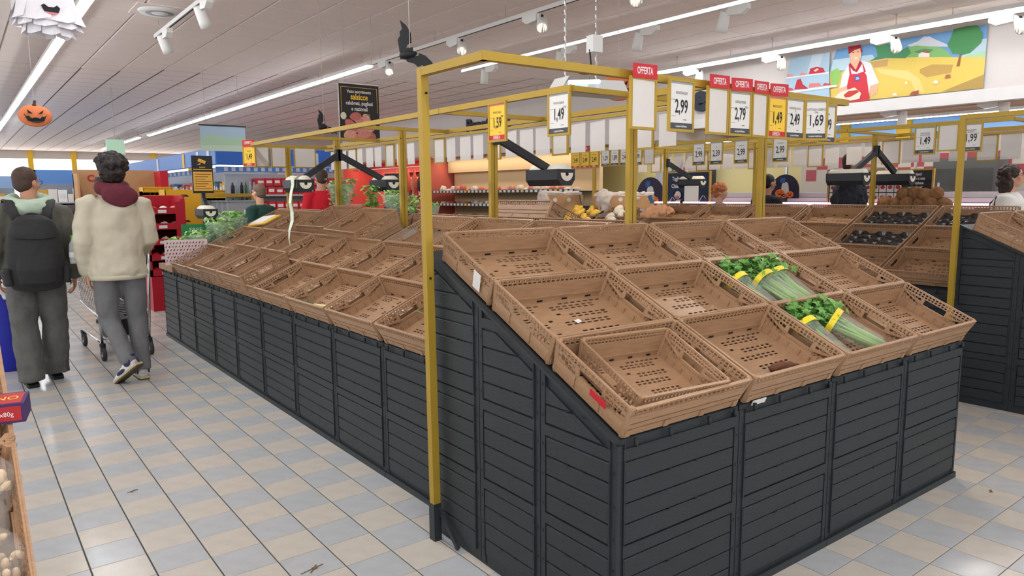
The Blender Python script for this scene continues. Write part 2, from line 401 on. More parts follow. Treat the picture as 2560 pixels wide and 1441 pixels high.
        hb.box(min(X(hz1, .004), X(hz1, -.003)), -.06, hz1, max(X(hz1, .004), X(hz1, -.003)), .06, hz1+.003)
        return b.mesh('end_panel', M_CRATE), hb.mesh('handle', M_CRATE)
    R['e1'] = end_(1); R['e2'] = end_(-1)
    return R
CR = {.125: crate_meshes(.125), .165: crate_meshes(.165)}
def crate(M, label, group=None, h=.125):
    R = CR[h]; t = thing('produce_crate', label, 'crate', M, group)
    link('base', R['base'], t); link('side_panel', R['front'], t); link('side_panel', R['back'], t)
    for k in ('e1', 'e2'): link('handle', R[k][1], link('end_panel', R[k][0], t))
    return t
SL, CL_, SN = math.radians(24.6), math.cos(math.radians(24.6)), math.sin(math.radians(24.6))
def slope_M(G, x, q, lift=0, fw=0):
    """G: gondola frame (x along the front seen from the customer, y into the display, z up); q: distance up the slope"""
    return G @ Matrix(((1, 0, 0, x), (0, CL_, -SN, q*CL_-lift*SN), (0, SN, CL_, FRONT_Z+q*SN+lift*CL_), (0, 0, 0, 1)))
FRONT_Z = .728
# ------------------------------------------------------------ dark slatted bases
def clip_top(pts, a, bb):
    # keep z <= a+bb*u for 2-D points (u, z)
    out = []
    for i in range(len(pts)):
        p, q = pts[i], pts[(i+1) % len(pts)]
        dp, dq = a+bb*p[0]-p[1], a+bb*q[0]-q[1]
        if dp >= 0: out.append(p)
        if dp*dq < 0:
            t = dp/(dp-dq); out.append((p[0]+(q[0]-p[0])*t, p[1]+(q[1]-p[1])*t))
    return out
DEPTH = 1.16
def slats_on(t, bd, w, u0, side, a, bb, fn, H, no):
    """slats, stiles and rails of one bay; fn(u, z, out) -> local point"""
    k = 0
    while .05+.325*k < H:
        z0 = .05+.325*k
        for s in range(4):
            za, zb = z0+s*.0695, z0+s*.0695+.0665
            P = clip_top([(u0+.034, za), (u0+w-.034, za), (u0+w-.034, zb), (u0+.034, zb)], a-.05, bb)
            if len(P) < 3 or max(p[1] for p in P)-min(p[1] for p in P) < .012: continue
            b = MB(); outer = [Vector(fn(u, z, .005)) for u, z in P]; c = sum((Vector((u, z, 0)) for u, z in P), Vector())/len(P)
            inn = [Vector(fn(u, z, -.008)) for u, z in P]
            top = [Vector(fn(u, z, .009)) for u, z in [(c.x+(u-c.x)*(1-.006/max(.02, w/2)), c.y+(z-c.y)*.88) for u, z in P]]
            n = len(P)
            b.add(top+outer+inn, [list(range(n))]+[(n+i, n+(i+1) % n, (i+1) % n, i) for i in range(n)]+[(2*n+i, 2*n+(i+1) % n, n+(i+1) % n, n+i) for i in range(n)])
            b.obj('slat', M_DARK, t)
            if s in (0, 2) and len(P) == 4:
                for f in (.40, .62): 
                    u = u0+w*f; pts = [fn(u-.007, zb-.001, .0095), fn(u+.007, zb-.001, .0095), fn(u+.007, zb+.008, .0095), fn(u-.007, zb+.008, .0095)]
                    bd.poly(pts, 1)
        # frame around the panel
        for (ua, ub, za, zb, o) in ((u0+.002, u0+.030, z0-.04, z0+.285, .004), (u0+w-.030, u0+w-.002, z0-.04, z0+.285, .004), (u0+.03, u0+w-.03, z0+.281, z0+.321, .008),
                                    (u0+.03, u0+.034, z0-.004, z0+.282, .011), (u0+w-.034, u0+w-.03, z0-.004, z0+.282, .011)):
            P = clip_top([(ua, za), (ub, za), (ub, zb), (ua, zb)], a-.012, bb)
            if len(P) < 3: continue
            bd.add([fn(u, z, o) for u, z in P]+[fn(u, z, -.01) for u, z in P], [list(range(len(P)))]+[(len(P)+i, len(P)+(i+1) % len(P), (i+1) % len(P), i) for i in range(len(P))])
        for zz in (z0+.02, z0+.13, z0+.24):
            for ua in (u0+.011, u0+w-.019):
                if a+bb*ua-.05 > zz: bd.poly([fn(ua, zz, .0045), fn(ua+.008, zz, .0045), fn(ua+.008, zz+.012, .0045), fn(ua, zz+.012, .0045)], 1)
        k += 1
def stand(G, x0, w, label, left=False, group=None, clips=True, cols=3):
    Mx = G @ T(x0, 0, 0); t = thing('display_stand', label, 'stand', Mx, group)
    b = MB(); zt, zb = FRONT_Z-.006, FRONT_Z-.006+DEPTH*SN/CL_
    pts = [(.004, .012, 0), (.004, DEPTH, 0), (.004, DEPTH, zb), (.004, .012, zt+.005)]
    b.prism(pts, (w-.008, 0, 0))
    # front
    fn = lambda u, z, o: (u, .012-o, z)
    slats_on(t, b, w, 0, 0, zt, 0, fn, zt, 1)
    if left:
        cw = DEPTH/cols
        for c in range(cols): # u runs from the front to the back
            slats_on(t, b, cw, c*cw, 1, zt, SN/CL_, lambda u, z, o: (.004-o, u, z), zt+(c+1)*cw*SN/CL_, 1)
        b.bar((.0, 0, zt+.002), (.0, DEPTH, zb+.002), .022, .012)
    b.box(.002, -.004, 0, w-.002, .02, .03)
    b.obj('body', [M_DARK, M_BLACK], t)
    if clips:
        for f in (.12, .38, .7, .93):
            c = MB(); c.loft([((w*f, -.004, zt+.006), .007), ((w*f, -.007, zt-.010), .008), ((w*f, -.004, zt-.022), .005)], 8); c.obj('clip', M_DARK, t, True)
    return t
# front end display (FG): faces -Y, four stands wide
PW = .6208
G1 = T(1.5741, 1.5171, 0) @ RZ(-.0174)
side = ['leftmost', 'second from left', 'third from left', 'rightmost']
for i in range(4):
    stand(G1, i*PW, PW, 'dark grey slatted base of the near end display, %s of four' % side[i], left=(i == 0), group='bases of the near end display')
ROWN = ['bottom row', 'middle row', 'top row']
fgc = {}
what = {(0, 0): 'with a smaller crate inside', (1, 0): 'holding one sweet potato', (2, 0): 'holding two bags of celery', (2, 1): 'holding three bags of celery'}
for j in range(3):
    for i in range(4):
        s = what.get((i, j), 'empty')
        fgc[i, j] = crate(slope_M(G1, (i+.5)*PW, .2+j*.4), 'slotted crate %s, %s of near end display, %s' % (s, ROWN[j], side[i]), 'crates of the near end display')
# smaller crate standing inside the bottom left one
t = crate(slope_M(G1, .295, .19, .014) @ RZ(-.05) @ Matrix.Diagonal((.70, .84, .95, 1)), 'smaller brown crate nested in the bottom left crate of the near end display')
# left row (LG): faces -X, runs away from the camera
G2 = Matrix(((0, 1, 0, 1.703), (-1, 0, 0, 8.365), (0, 0, 1, 0), (0, 0, 0, 1)))
LW = .6283
for i in range(9):
    stand(G2, i*LW, LW, 'dark grey slatted base of the long left row, %s from the far end' % ORD[i], group='bases of the long left row')
lgc = {}
for j in range(3):
    for i in range(1, 9):
        if j == 2 and i in (3, 4, 5): continue
        st = (j == 0 and i in (3, 4) and 9)
        if j == 0 and i in (3, 4): continue
        s = {(6, 0): 'holding a leek', (7, 0): 'holding a label strip'}.get((i, j), 'empty')
        lgc[i, j] = crate(slope_M(G2, (i+.5)*LW, .2+j*.4), '%s brown slotted crate, %s of the left row, %s from far end' % (s, ROWN[j], ORD[i-1]) if s == 'empty' else 'slotted crate %s, %s of the left row, %s from far end' % (s, ROWN[j], ORD[i-1]), 'crates of the long left row')
# taller stacked crates in the left row
for i in (3, 4):
    crate(slope_M(G2, (i+.5)*LW, .2), 'lower crate of a stack, bottom row of left row, %s from far end' % ORD[i-1], 'lower crates of the two stacks')
    crate(slope_M(G2, (i+.5)*LW-.14, .185, .075) @ RZ(-.0), 'brown crate stacked on another, bottom row of the left row, %s one' % ('far' if i == 3 else 'near'), 'stacked crates in the bottom row')
crate(slope_M(G2, 2.42, 1.02, .015) @ RZ(.02), 'deep crate on the left row ridge under the bag dispensers, far one', 'deep crates on the ridge', .165)
crate(slope_M(G2, 3.08, .99, .012) @ RZ(-.03), 'deep crate on the left row ridge beside the bare grey shelf', 'deep crates on the ridge', .165)
# wooden-look edge strip of the last stand
b = MB(); b.box(.02, -.03, .735, LW-.01, .02, .79); t = tag(b.obj('edge_board', M_CRATE, None, False, G2), 'brown edge board at the far end of the long left row', 'board')
# top shelf plate under the crates of the ridge
b = MB(); b.box(0, .84*CL_, 0, 9*LW, DEPTH-.04, .01, 0, None)
M_PLATE = mat('shelf_plate', (128, 127, 124), .45, .12, 6)
for i in range(3, 7):
    b = MB(); b.box(i*LW+.006, .0, -.008, (i+1)*LW-.006, .39, .004); tag(b.obj('shelf_plate', M_PLATE, None, False, slope_M(G2, 0, .80, .004)), 'grey metal shelf plate on the ridge of the left row, %s from the far end' % ORD[i], 'shelf', 'shelf plates of the left row')
# the far side of the same island: the top row leaning the other way
G3 = Matrix(((0, -1, 0, 4.03), (1, 0, 0, 2.715), (0, 0, 1, 0), (0, 0, 0, 1)))
for i in range(9):
    stand(G3, i*LW, LW, 'dark slatted base on the hidden side of the left island, %s from the near end' % ORD[i], group='bases of the hidden side', clips=False)
    crate(slope_M(G3, (i+.5)*LW, 1.0), 'brown crate leaning away on the hidden side of the ridge, %s from the near end' % ORD[i], 'top crates of the hidden side')
crate(slope_M(G3, 1.15, .98, .128), 'brown crate standing raised on the ridge behind the left row, seen from its back')
# right island (BG): faces -X, behind the near display
G4 = Matrix(((0, 1, 0, 5.97), (-1, 0, 0, 8.53), (0, 0, 1, 0), (0, 0, 0, 1)))
BW = .6325
what4 = {(9, 2): 'holding a black fruit tray', (8, 2): 'holding a black fruit tray', (8, 1): 'holding a black fruit tray', (5, 2): 'holding crumpled brown paper'}
what4 = {(9, 2): 'with black fruit tray', (8, 2): 'with black fruit tray', (8, 1): 'with black fruit tray'}
bgc = {}
for i in range(10):
    stand(G4, i*BW, BW, 'dark slatted base of the right island, %s from its near end' % ORD[9-i], group='bases of the right island')
    for j in range(3):
        if i < 4 and j == 2: continue
        bgc[i, j] = crate(slope_M(G4, (i+.5)*BW, .24+j*.4), 'slotted crate %s, %s of the right island, %s from near end' % (what4.get((i, j), 'empty'), ROWN[j], ORD[9-i]), 'crates of the right island')
# right end display (RG): faces -Y
G5 = T(5.555, .955, 0)
for i in range(4):
    stand(G5, i*PW, PW, 'dark grey slatted base of the right end display, %s of four' % side[i], left=(i == 0), group='bases of the right end display')
    for j in range(3):
        crate(slope_M(G5, (i+.5)*PW, .2+j*.4), 'empty brown slotted crate of the right end display, %s, %s' % (ROWN[j], side[i]), 'crates of the right end display')
# left foreground end display, cut by the frame
G6 = T(.065-3*PW, 1.44, 0)
for i in (1, 2):
    stand(G6, i*PW, PW, 'dark slatted base at the left edge of the photo, %s' % ('outer one' if i == 2 else 'inner one, out of frame'), group='bases of the left foreground display')
    for j in range(3):
        crate(slope_M(G6, (i+.5)*PW, .2+j*.4), 'brown slotted crate at the left edge of the photo, %s%s' % (ROWN[j], '' if i == 2 else ', inner column'), 'crates of the left foreground display')
# ------------------------------------------------------------ yellow frames
def beams(t, segs, nm='beam', a=.032, b=.032, caps=True):
    for (p, q) in segs:
        m = MB(); m.bar(p, q, a, b); m.obj(nm, M_YEL, t)
def post(t, x, y, z0, z1, a=.03, b=.055, axis='x', bolt=True):
    m = MB()
    d = .014
    if axis == 'x':
        m.box(x-b/2, y-a/2, z0, x-d/4, y+a/2, z1); m.box(x+d/4, y-a/2, z0, x+b/2, y+a/2, z1); m.box(x-d/4, y-a/2+.006, z0, x+d/4, y+a/2, z1)
    else: m.box(x-a/2, y-b/2, z0, x+a/2, y+b/2, z1)
    m.obj('post', M_YEL, t)
    m = MB(); m.cyl((x-.018, y-a/2-.002, z1-.06), (x-.018, y-a/2+.002, z1-.06), .005, 8); m.obj('bolt', M_BLACK, t)
FZ = 1.985
t = thing('sign_frame', 'yellow metal sign frame over the near end display, its corner post standing at the aisle', 'frame', (1.545, 2.585, 0))
inv = Matrix.Translation((-1.545, -2.585, 0))
def W(p): return tuple(inv @ Vector(p))
m = MB(); m.bar(W((1.545, 2.575, .17)), W((1.545, 2.6, FZ+.016)), .034, .034, up=(0, 1, 0)); m.obj('post', M_YEL, t)
m = MB(); m.box(-.016, -.026, .0, .020, .016, .172); m.bar((.014, -.01, .15), (.018, -.16, .01), .012, .02); m.obj('foot', M_DARK, t)
beams(t, [(W((1.545, 2.6, FZ)), W((1.545, 2.16, FZ))), (W((1.53, 2.17, FZ)), W((4.02, 2.15, FZ)))])
for x in (2.81, 3.97):
    post(t, x-1.545, 2.64-2.585, 1.23, FZ+.01, axis='x'); beams(t, [(W((x, 2.64, FZ)), W((x, 2.16, FZ)))], 'arm')
for z in (1.15, 1.9): 
    m = MB(); m.cyl((-.002, -.019, z), (-.002, -.012, z), .005, 8); m.obj('bolt', M_BLACK, t)
LX0, LX1, LZ = 2.42, 3.25, 2.0
t = thing('sign_frame', 'long yellow canopy frame on posts along the ridge of the left row', 'frame', (2.81, 2.66, 0))
inv = Matrix.Translation((-2.81, -2.66, 0))
YS = [2.66, 3.86, 5.06, 6.27, 7.5]
for k in range(4):
    beams(t, [(W((LX0, YS[k]+.004, LZ)), W((LX0, YS[k+1], LZ))), (W((LX1, YS[k]+.004, LZ)), W((LX1, YS[k+1], LZ)))], 'beam')
    beams(t, [(W((LX1-.02, YS[k], LZ-.038)), W((LX1-.02, YS[k+1], LZ-.038)))], 'hanging_rail', .02, .02)
for y in YS: beams(t, [(W((LX0, y, LZ-.004)), W((LX1, y, LZ-.004)))], 'crossbar', .03, .026)
for y in YS[1:]: post(t, 0, y-2.66, 1.24, LZ-.015)
RX0, RX1, RZ_ = 6.55, 7.55, 2.04
t = thing('sign_frame', 'yellow canopy frame on posts along the ridge of the right island', 'frame', (7.06, 2.15, 0))
inv = Matrix.Translation((-7.06, -2.15, 0))
YR = [2.15, 3.47, 4.77, 6.05, 7.32]
for k in range(4):
    beams(t, [(W((RX0, YR[k]+.004, RZ_)), W((RX0, YR[k+1], RZ_))), (W((RX1, YR[k]+.004, RZ_)), W((RX1, YR[k+1], RZ_)))], 'beam')
    beams(t, [(W((RX1-.02, YR[k], RZ_-.04)), W((RX1-.02, YR[k+1], RZ_-.04)))], 'hanging_rail', .02, .02)
for y in YR: beams(t, [(W((RX0, y, RZ_-.004)), W((RX1, y, RZ_-.004)))], 'crossbar', .03, .026)
for y in YR[1:]: post(t, 0, y-2.15, 1.3, RZ_-.015)
t = thing('sign_frame', 'yellow corner post and beam of the right end display', 'frame', (5.475, 2.10, 0))
inv = Matrix.Translation((-5.475, -2.10, 0))
m = MB(); m.box(-.017, -.017, .15, .017, .017, 2.0); m.obj('post', M_YEL, t)
beams(t, [((0, 0, FZ), W((5.475, 1.6, FZ))), (W((5.46, 1.6, FZ)), W((7.9, 1.6, FZ)))])
m = MB(); m.box(-.02, -.02, .0, .02, .02, .15); m.obj('foot', M_BLACK, t)
# ------------------------------------------------------------ price signs
M_PINK = mat('strip_pink', (214, 110, 122), .6); M_BACK = mat('sign_back', (218, 213, 209), .6, .02, 9); M_SLOG = mat('slogan_orange', (236, 140, 60), .6)
def sign(M, label, name='', price=None, top=False, yellow=False, w=.165, h=.215, frame=True, group=None, code='', back=False, sub=''):
    t = thing('price_sign', label, 'sign', M, group); f = .0115
    if frame:
        b = MB()
        for (x0, z0, x1, z1) in ((-w/2, -f, w/2, 0), (-w/2, -h, w/2, -h+f), (-w/2, -h+f, -w/2+f, -f), (w/2-f, -h+f, w/2, -f)): b.box(x0, -.006, z0, x1, .006, z1)
        b.obj('frame', M_YEL, t)
    cw, c0, c1 = w/2-f+.001, -h+f-.001, -f+.001
    b = MB(); b.box(-cw, -.002, c0, cw, .002, c1); b.obj('card', M_CARDY if yellow else (M_BACK if back else M_PAPER), t)
    F = frame_face
    if price:
        hh = c1-c0
        b = MB(); b.box(-cw, -.0032, c0, cw, -.002, c0+hh*.135); b.obj('strip', M_RED if yellow else M_STRIP, t)
        b = MB(); b.box(-cw, -.0030, c1-hh*.05, cw, -.002, c1); b.obj('top_strip', M_PINK if yellow else M_GREYP, t)
        text('OFFERTA' if yellow else 'La spesa intelligente', M_PAPER, t, F(-.006 if yellow else 0, c0+hh*.066), .026 if yellow else .0135, .55 if yellow else .66, bold=.02)
        text(price, M_INK, t, F(.0, c0+hh*.47), .078*h/.215, .60, bold=.012)
        if name: text(name, M_INK, t, F(0, c0+hh*.76), .0155, .72)
        if sub: text(sub, M_INK, t, F(0, c0+hh*.69), .0135, .72)
        if code: text(code, M_INK, t, F(cw*.62, c0+hh*.645), .014, .8)
        b = MB(); b.box(-cw*.93, -.0026, c0+hh*.615, -cw*.55, -.002, c0+hh*.622); b.box(-cw*.85, -.0026, c0+hh*.27, -cw*.5, -.002, c0+hh*.276); b.box(cw*.2, -.0026, c0+hh*.2, cw*.5, -.002, c0+hh*.212)
        b.obj('print_line', M_INK, t)
    if top:
        b = MB(); b.box(-w/2+.008, -.010, -.006, w/2-.004, -.007, .052); u = b.obj('offer_topper', M_RED, t, M=RY(-.03))
        text('OFFERTA', M_PAPER, u, F(0.0, .023, -.0104), .040, .60, bold=.022)
    return t
def frame_face(x, z, y=-.0036): return Matrix(((1, 0, 0, x), (0, 0, -1, y), (0, 1, 0, z), (0, 0, 0, 1)))
FA = lambda x, z, rot=0, y=2.118: T(x, y, z) @ RZ(rot)
zt = FZ-.012
sign(FA(2.32, zt, .03), 'blank white sign under a red OFFERTA topper, first on the near beam', top=True, back=True)
sign(FA(2.563, zt+.012, -.03), 'white price sign reading PATATE ROSSE 2,99 on the near beam', 'PATATE ROSSE', '2,99', h=.225)
sign(FA(2.82, zt, .04), 'blank white sign under an OFFERTA topper, between the 2,99 and 2,79 signs', top=True, back=True)
sign(FA(2.99, zt, -.05), 'price sign reading 2,79 under a red OFFERTA topper on the near beam', 'CIPOLLE ROSSE', '2,79', top=True, code='0253')
sign(FA(3.147, zt, .10), 'blank white sign under an OFFERTA topper, between the 2,79 and yellow 1,49 signs', top=True, back=True, w=.15)
sign(FA(3.297, zt, -.05), 'yellow offer sign reading 1,49 under an OFFERTA topper on the near beam', 'BROCCOLETTI', '1,49', top=True, yellow=True, w=.155)
sign(FA(3.456, zt, -.06), 'price sign reading PATATE DOLCI 2,49, beside the yellow 1,49 sign', 'PATATE DOLCI KG', '2,49', w=.16, sub='1,5')
sign(T(3.60, 2.085, zt) @ RZ(-.62), 'swung price sign reading 1,69 at the end of the near beam', 'LATTUGA ICEBERG', '1,69', w=.125, sub='270g')
sign(FA(3.765, zt-.01, -.1), 'price sign reading 2,99 behind the swung 1,69 sign', 'RUCOLA', '2,99', w=.16, sub='150g')
RL = lambda y, x=LX0, z=LZ, r=0: T(x-.022, y, z-.008) @ RZ(-PI/2+r)
sign(RL(3.248), 'yellow offer sign reading PATATE DOLCI 1,59 on the left canopy', 'PATATE DOLCI', '1,59', yellow=True, code='0228')
sign(RL(2.738), 'white price sign reading PATATE GIALLE 1,49 at the canopy corner', 'PATATE GIALLE', '1,49', code='0226')
sign(RL(7.45, r=.5), 'small yellow offer sign at the far corner of the left canopy', 'BASILICO', '1,49', yellow=True, top=True)
sign(T(2.52, 7.46, LZ-.01), 'blank sign at the far end of the left canopy, next to the yellow offer', back=True)
sign(T(2.70, 7.46, LZ-.01) @ RZ(.1), 'blank sign at the far end of the left canopy, beside its post', back=True)
sign(T(2.98, 7.46, LZ-.01), 'blank sign at the far end of the left canopy, right of its post', back=True, w=.24)
y = 2.77; k = 0
while y < 7.4:
    wd = .165 if k % 5 else .15
    sign(T(LX1-.01, y, LZ-.045) @ RZ(-PI/2+random.uniform(-.10, .10)) @ RY(random.uniform(-.015, .015)), 'blank sign back on the inner left canopy rail, %s from the near end' % ORD[k], back=True, w=wd, h=.21, frame=(k % 4 == 1), group='blank signs on the left canopy')
    y += .178+random.choice((0, 0, .03, .06)); k += 1
# right island
RR = lambda y, r=0: T(RX0-.022, y, RZ_-.008) @ RZ(-PI/2+r)
for k, u in enumerate((7.12, 6.94, 6.77)):
    sign(RR(u), 'small yellow offer sign reading 2,49, %s of three side by side' % ORD[k], 'MELE GOLDEN', '2,49', yellow=True, top=True, h=.23)
sign(RR(6.57), 'small white 1,29 price sign right of the yellow offers', 'PERE', '1,29', w=.15)
sign(RR(6.41), 'small white 1,89 price sign beside the 1,29 sign', 'LIMONI', '1,89', w=.15)
sign(RR(6.24), 'small white price sign reading 2,49 left of the tall near post', 'ARANCE', '2,49', w=.16)
sign(RR(6.04), 'white price sign half hidden behind the tall near post', 'MANDARINI', '1,99', w=.16)
sign(RR(5.85), 'small blank sign with an OFFERTA topper on the right island', top=True, back=True)
sign(RR(5.13), 'small white price sign reading 2,99 above the chalkboard', 'UVA ITALIA', '2,99', h=.25)
sign(RR(4.9), 'small white price sign reading 2,39, between two 2,99 signs', 'KIWI', '2,39', h=.25)
sign(RR(4.59), 'small white price sign reading 2,99 left of a yellow post', 'MELOGRANO', '2,99', h=.25, w=.17)
sign(RR(4.14), 'small white 2,99 price sign below the yellow near offer', 'UVA BIANCA', '2,99', h=.25, w=.17)
sign(RR(2.79), 'white price sign reading 1,49 over the right island', 'PATATE PASTA', '1,49', w=.17, h=.24, sub='PATATE ITALIANE')
sign(RR(2.61), 'blank white sign between the 1,49 and 1,99 signs on the right', back=True, w=.16, h=.22)
sign(RR(2.44), 'white price sign reading 1,99 beside the right corner post', 'MELE RENETTE', '1,99', w=.165, h=.235, sub='MELINDINA', code='4 pz')
y = 2.3; k = 0
while y < 7.2:
    sign(T(RX1-.01, y, RZ_-.045) @ RZ(-PI/2+random.uniform(-.06, .06)), 'blank sign back on the inner right island rail, %s from the near end' % ORD[k], back=True, w=.18, h=.24, frame=(k % 4 == 2), group='blank signs on the right canopy')
    y += .19+random.choice((0, 0, .05)); k += 1
# ------------------------------------------------------------ bag dispensers
M_ROLL = mat('bag_roll', (236, 230, 212), .5, .04, 12)
def dispenser(P0, P1, label, bag=None):
    t = thing('bag_dispenser', label, 'bag dispenser', P1)
    d = Vector(P0)-Vector(P1); sx = 1 if d.x < 0 else -1
    b = MB(); b.bar(d, (-sx*.01, -.02, .05), .05, .035, up=(0, 1, 0)); b.box(d.x-.02, d.y-.02, d.z-.05, d.x+.02, d.y+.02, d.z+.05); b.obj('arm', M_CHAR, t)
    L = .17
    prof = [(-.075, .055), (-.075, -.015), (-.045, -.055), (.045, -.055), (.075, -.015), (.075, .055)]
    b = MB()
    for k in range(5):
        (x0, z0), (x1, z1) = prof[k], prof[k+1]; n = Vector((z1-z0, 0, -(x1-x0))).normalized()*-.005
        b.prism([(x0, -L, z0), (x1, -L, z1), (x1+n.x, -L, z1+n.z), (x0+n.x, -L, z0+n.z)], (0, 2*L, 0))
    for y in (-L-.003, L-.003): b.prism([(x, y, z) for x, z in prof], (0, .006, 0))
    b.obj('tray', M_CHAR, t)
    b = MB(); b.cyl((0, -L+.01, .03), (0, L-.01, .03), .062, 20); b.obj('roll', M_ROLL, t, True)
    b = MB(); pts = [(.055*math.cos(a), -L-.0045, .03+.055*math.sin(a)) for a in [PI+k*PI/10 for k in range(11)]]; b.prism(pts, (0, -.002, 0))
    b.obj('roll_end', M_ROLL, t)
    b = MB(); b.cyl((0, -L-.008, .022), (0, -L-.004, .022), .014, 10); b.obj('spindle', M_BLACK, t)
    if bag:
        b = MB(); n = 9; P = []
        for k in range(n):
            f = k/(n-1); z = .09-f*bag; wv = .045*(1-.65*f); x = (-.09 if sx > 0 else -.09)-.05*f+.012*math.sin(k*1.7)
            P += [(x, -.10-wv+.02*math.sin(k), z), (x, -.10+wv, z)]
        F = [(2*k, 2*k+1, 2*k+3, 2*k+2) for k in range(n-1)]
        b.add(P, F); b.add([(x+.003, y, z) for x, y, z in P], [f[::-1] for f in F]); b.add([(-.09, -.145, .09), (-.09, -.055, .09), (-.02, -.055, .095), (-.02, -.145, .095)], [(0, 1, 2, 3)])
        b.obj('hanging_bag', mat('bag_film', (226, 236, 214), .35, .05, 20), t)
    return t
dispenser((2.80, 6.24, 1.85), (2.42, 6.24, 1.57), 'dark bag dispenser with a torn bag hanging down, left arm of the left row post', .62)
dispenser((2.82, 6.24, 1.85), (3.27, 6.24, 1.575), 'dark bag dispenser on the right arm of the same post, above the woman')
dispenser((2.82, 3.84, 1.86), (3.28, 3.84, 1.60), 'large dark bag dispenser with a white roll in front of the meat fridge')
dispenser((7.05, 3.45, 1.87), (6.55, 3.45, 1.60), 'bag dispenser in front of the man in the dark padded jacket')
dispenser((7.07, 3.45, 1.87), (7.45, 3.45, 1.60), 'bag dispenser with a white roll left of the coconuts')
dispenser((7.07, 6.03, 1.85), (7.55, 6.03, 1.60), 'bag dispenser in front of the chalkboard, white bag hanging', .0)
b = MB(); b.box(-.002, -.11, -.20, .002, .11, 0); tag(b.obj('plastic_bag', M_PAPER, None, False, T(7.44, 5.95, 1.57)), 'square white bag hanging in front of the chalkboard', 'bag')
# camera notice with dispenser at the far end of the left row
P = Vector((2.206, 8.5, 0))
t = thing('notice_stand', 'dark and yellow camera notice on a post behind the herb pots', 'sign', (P.x, 8.5, 0))
b = MB(); b.box(-.02, -.015, .7, .02, .015, 1.62); b.obj('post', M_CHAR, t)
b = MB(); b.box(-.11, -.03, 1.52, .11, -.02, 1.93); u = b.obj('panel', M_CHAR, t)
b = MB(); b.box(-.10, -.034, 1.545, .10, -.03, 1.755); b.box(-.095, -.034, 1.775, .095, -.03, 1.785); b.obj('yellow_notice', mat('notice_yellow', (226, 170, 70), .6), u)
b = MB(); b.bar((-.04, -.033, 1.885), (.035, -.033, 1.855), .004, .034, up=(0, 0, 1)); b.box(-.05, -.034, 1.83, -.02, -.03, 1.838); b.bar((-.03, -.033, 1.835), (-.01, -.033, 1.86), .004, .008); b.box(-.03, -.034, 1.80, .03, -.03, 1.808); b.obj('camera_symbol', mat('notice_yellow', (0, 0, 0)), u)
for k in range(7):
    b = MB(); b.box(-.085, -.0352, 1.725-k*.026, .085-.03*(k % 3), -.034, 1.73-k*.026); b.obj('text_line', M_INK, u)
P = Vector((2.175, 8.3, 1.297))
dispenser((P.x+.03, 8.45, 1.42), (P.x, 8.3, P.z), 'bag dispenser beneath the camera notice at the far end of the left row')
# ------------------------------------------------------------ right wall, mural, letters
b = MB(); b.box(10.5, -4, 2.60, 10.62, 9.1, CH); struct('wall_right', b, M_WALL)
b = MB(); b.box(10.47, -4, 2.60, 10.5, 9.1, 2.76); struct('trim_1', b, M_PAPER)
b = MB(); b.box(10.62, -4, 2.66, 13.6, 9.1, 2.7); struct('trim_2', b, mat('soffit', (196, 158, 128), .9))
b = MB(); b.box(10.5, 9.1, 2.45, 10.62, 23, CH); b.box(10.62, 9.0, 2.45, 13.6, 9.1, CH); struct('wall_right_2', b, M_WALL)
b = MB(); b.box(10.62, 9.1, 2.5, 13.6, 23, 2.54); struct('trim_3', b, mat('soffit2', (206, 170, 130), .9))
M_TILEW = mat('wall_tile_cream', (206, 196, 182), .35, .03, 5); M_TILER = mat('wall_tile_red', (176, 40, 56), .35)
b = MB(); b.box(12.2, -2, 0, 12.3, 7.3, 2.66); WT = struct('wall_tiled', b, M_TILEW)
tw = MB(); tw.box(-.008, -.099, -.099, 0, .099, .099); tw_r = tw.mesh('wall_tile', M_TILER); tw_w = tw.mesh('wall_tile', M_TILEW)
for i in range(24):
    for j in range(2): link('wall_tile', tw_r if (i+j) % 2 else tw_w, WT, T(12.2, 2.5+.2*i, 1.76+.2*j))
b = MB(); b.box(12.17, -2, 2.36, 12.19, 7.3, 2.60); tag(b.obj('window_1', mat('blue_band', (120, 170, 226), .25, emit=.35)), kind='structure')
b = MB(); b.box(12.14, -2, 2.60, 12.2, 7.3, 2.66); b.box(12.14, -2, 2.30, 12.2, 7.3, 2.36); struct('trim_4', b, mat('mauve_trim', (168, 136, 138), .7))
for k, (ya, yb) in enumerate(((5.4, 5.62), (3.2, 3.5), (6.4, 6.55))):
    b = MB(); b.box(12.1, ya, 2.3, 12.17, yb, 2.66); struct('trim_%d' % (5+k), b, M_CARDY)
b = MB(); b.box(12.2, 7.3, 0, 12.3, 15.0, 2.5); struct('wall_cream', b, mat('cream_wall', (232, 216, 150), .85))
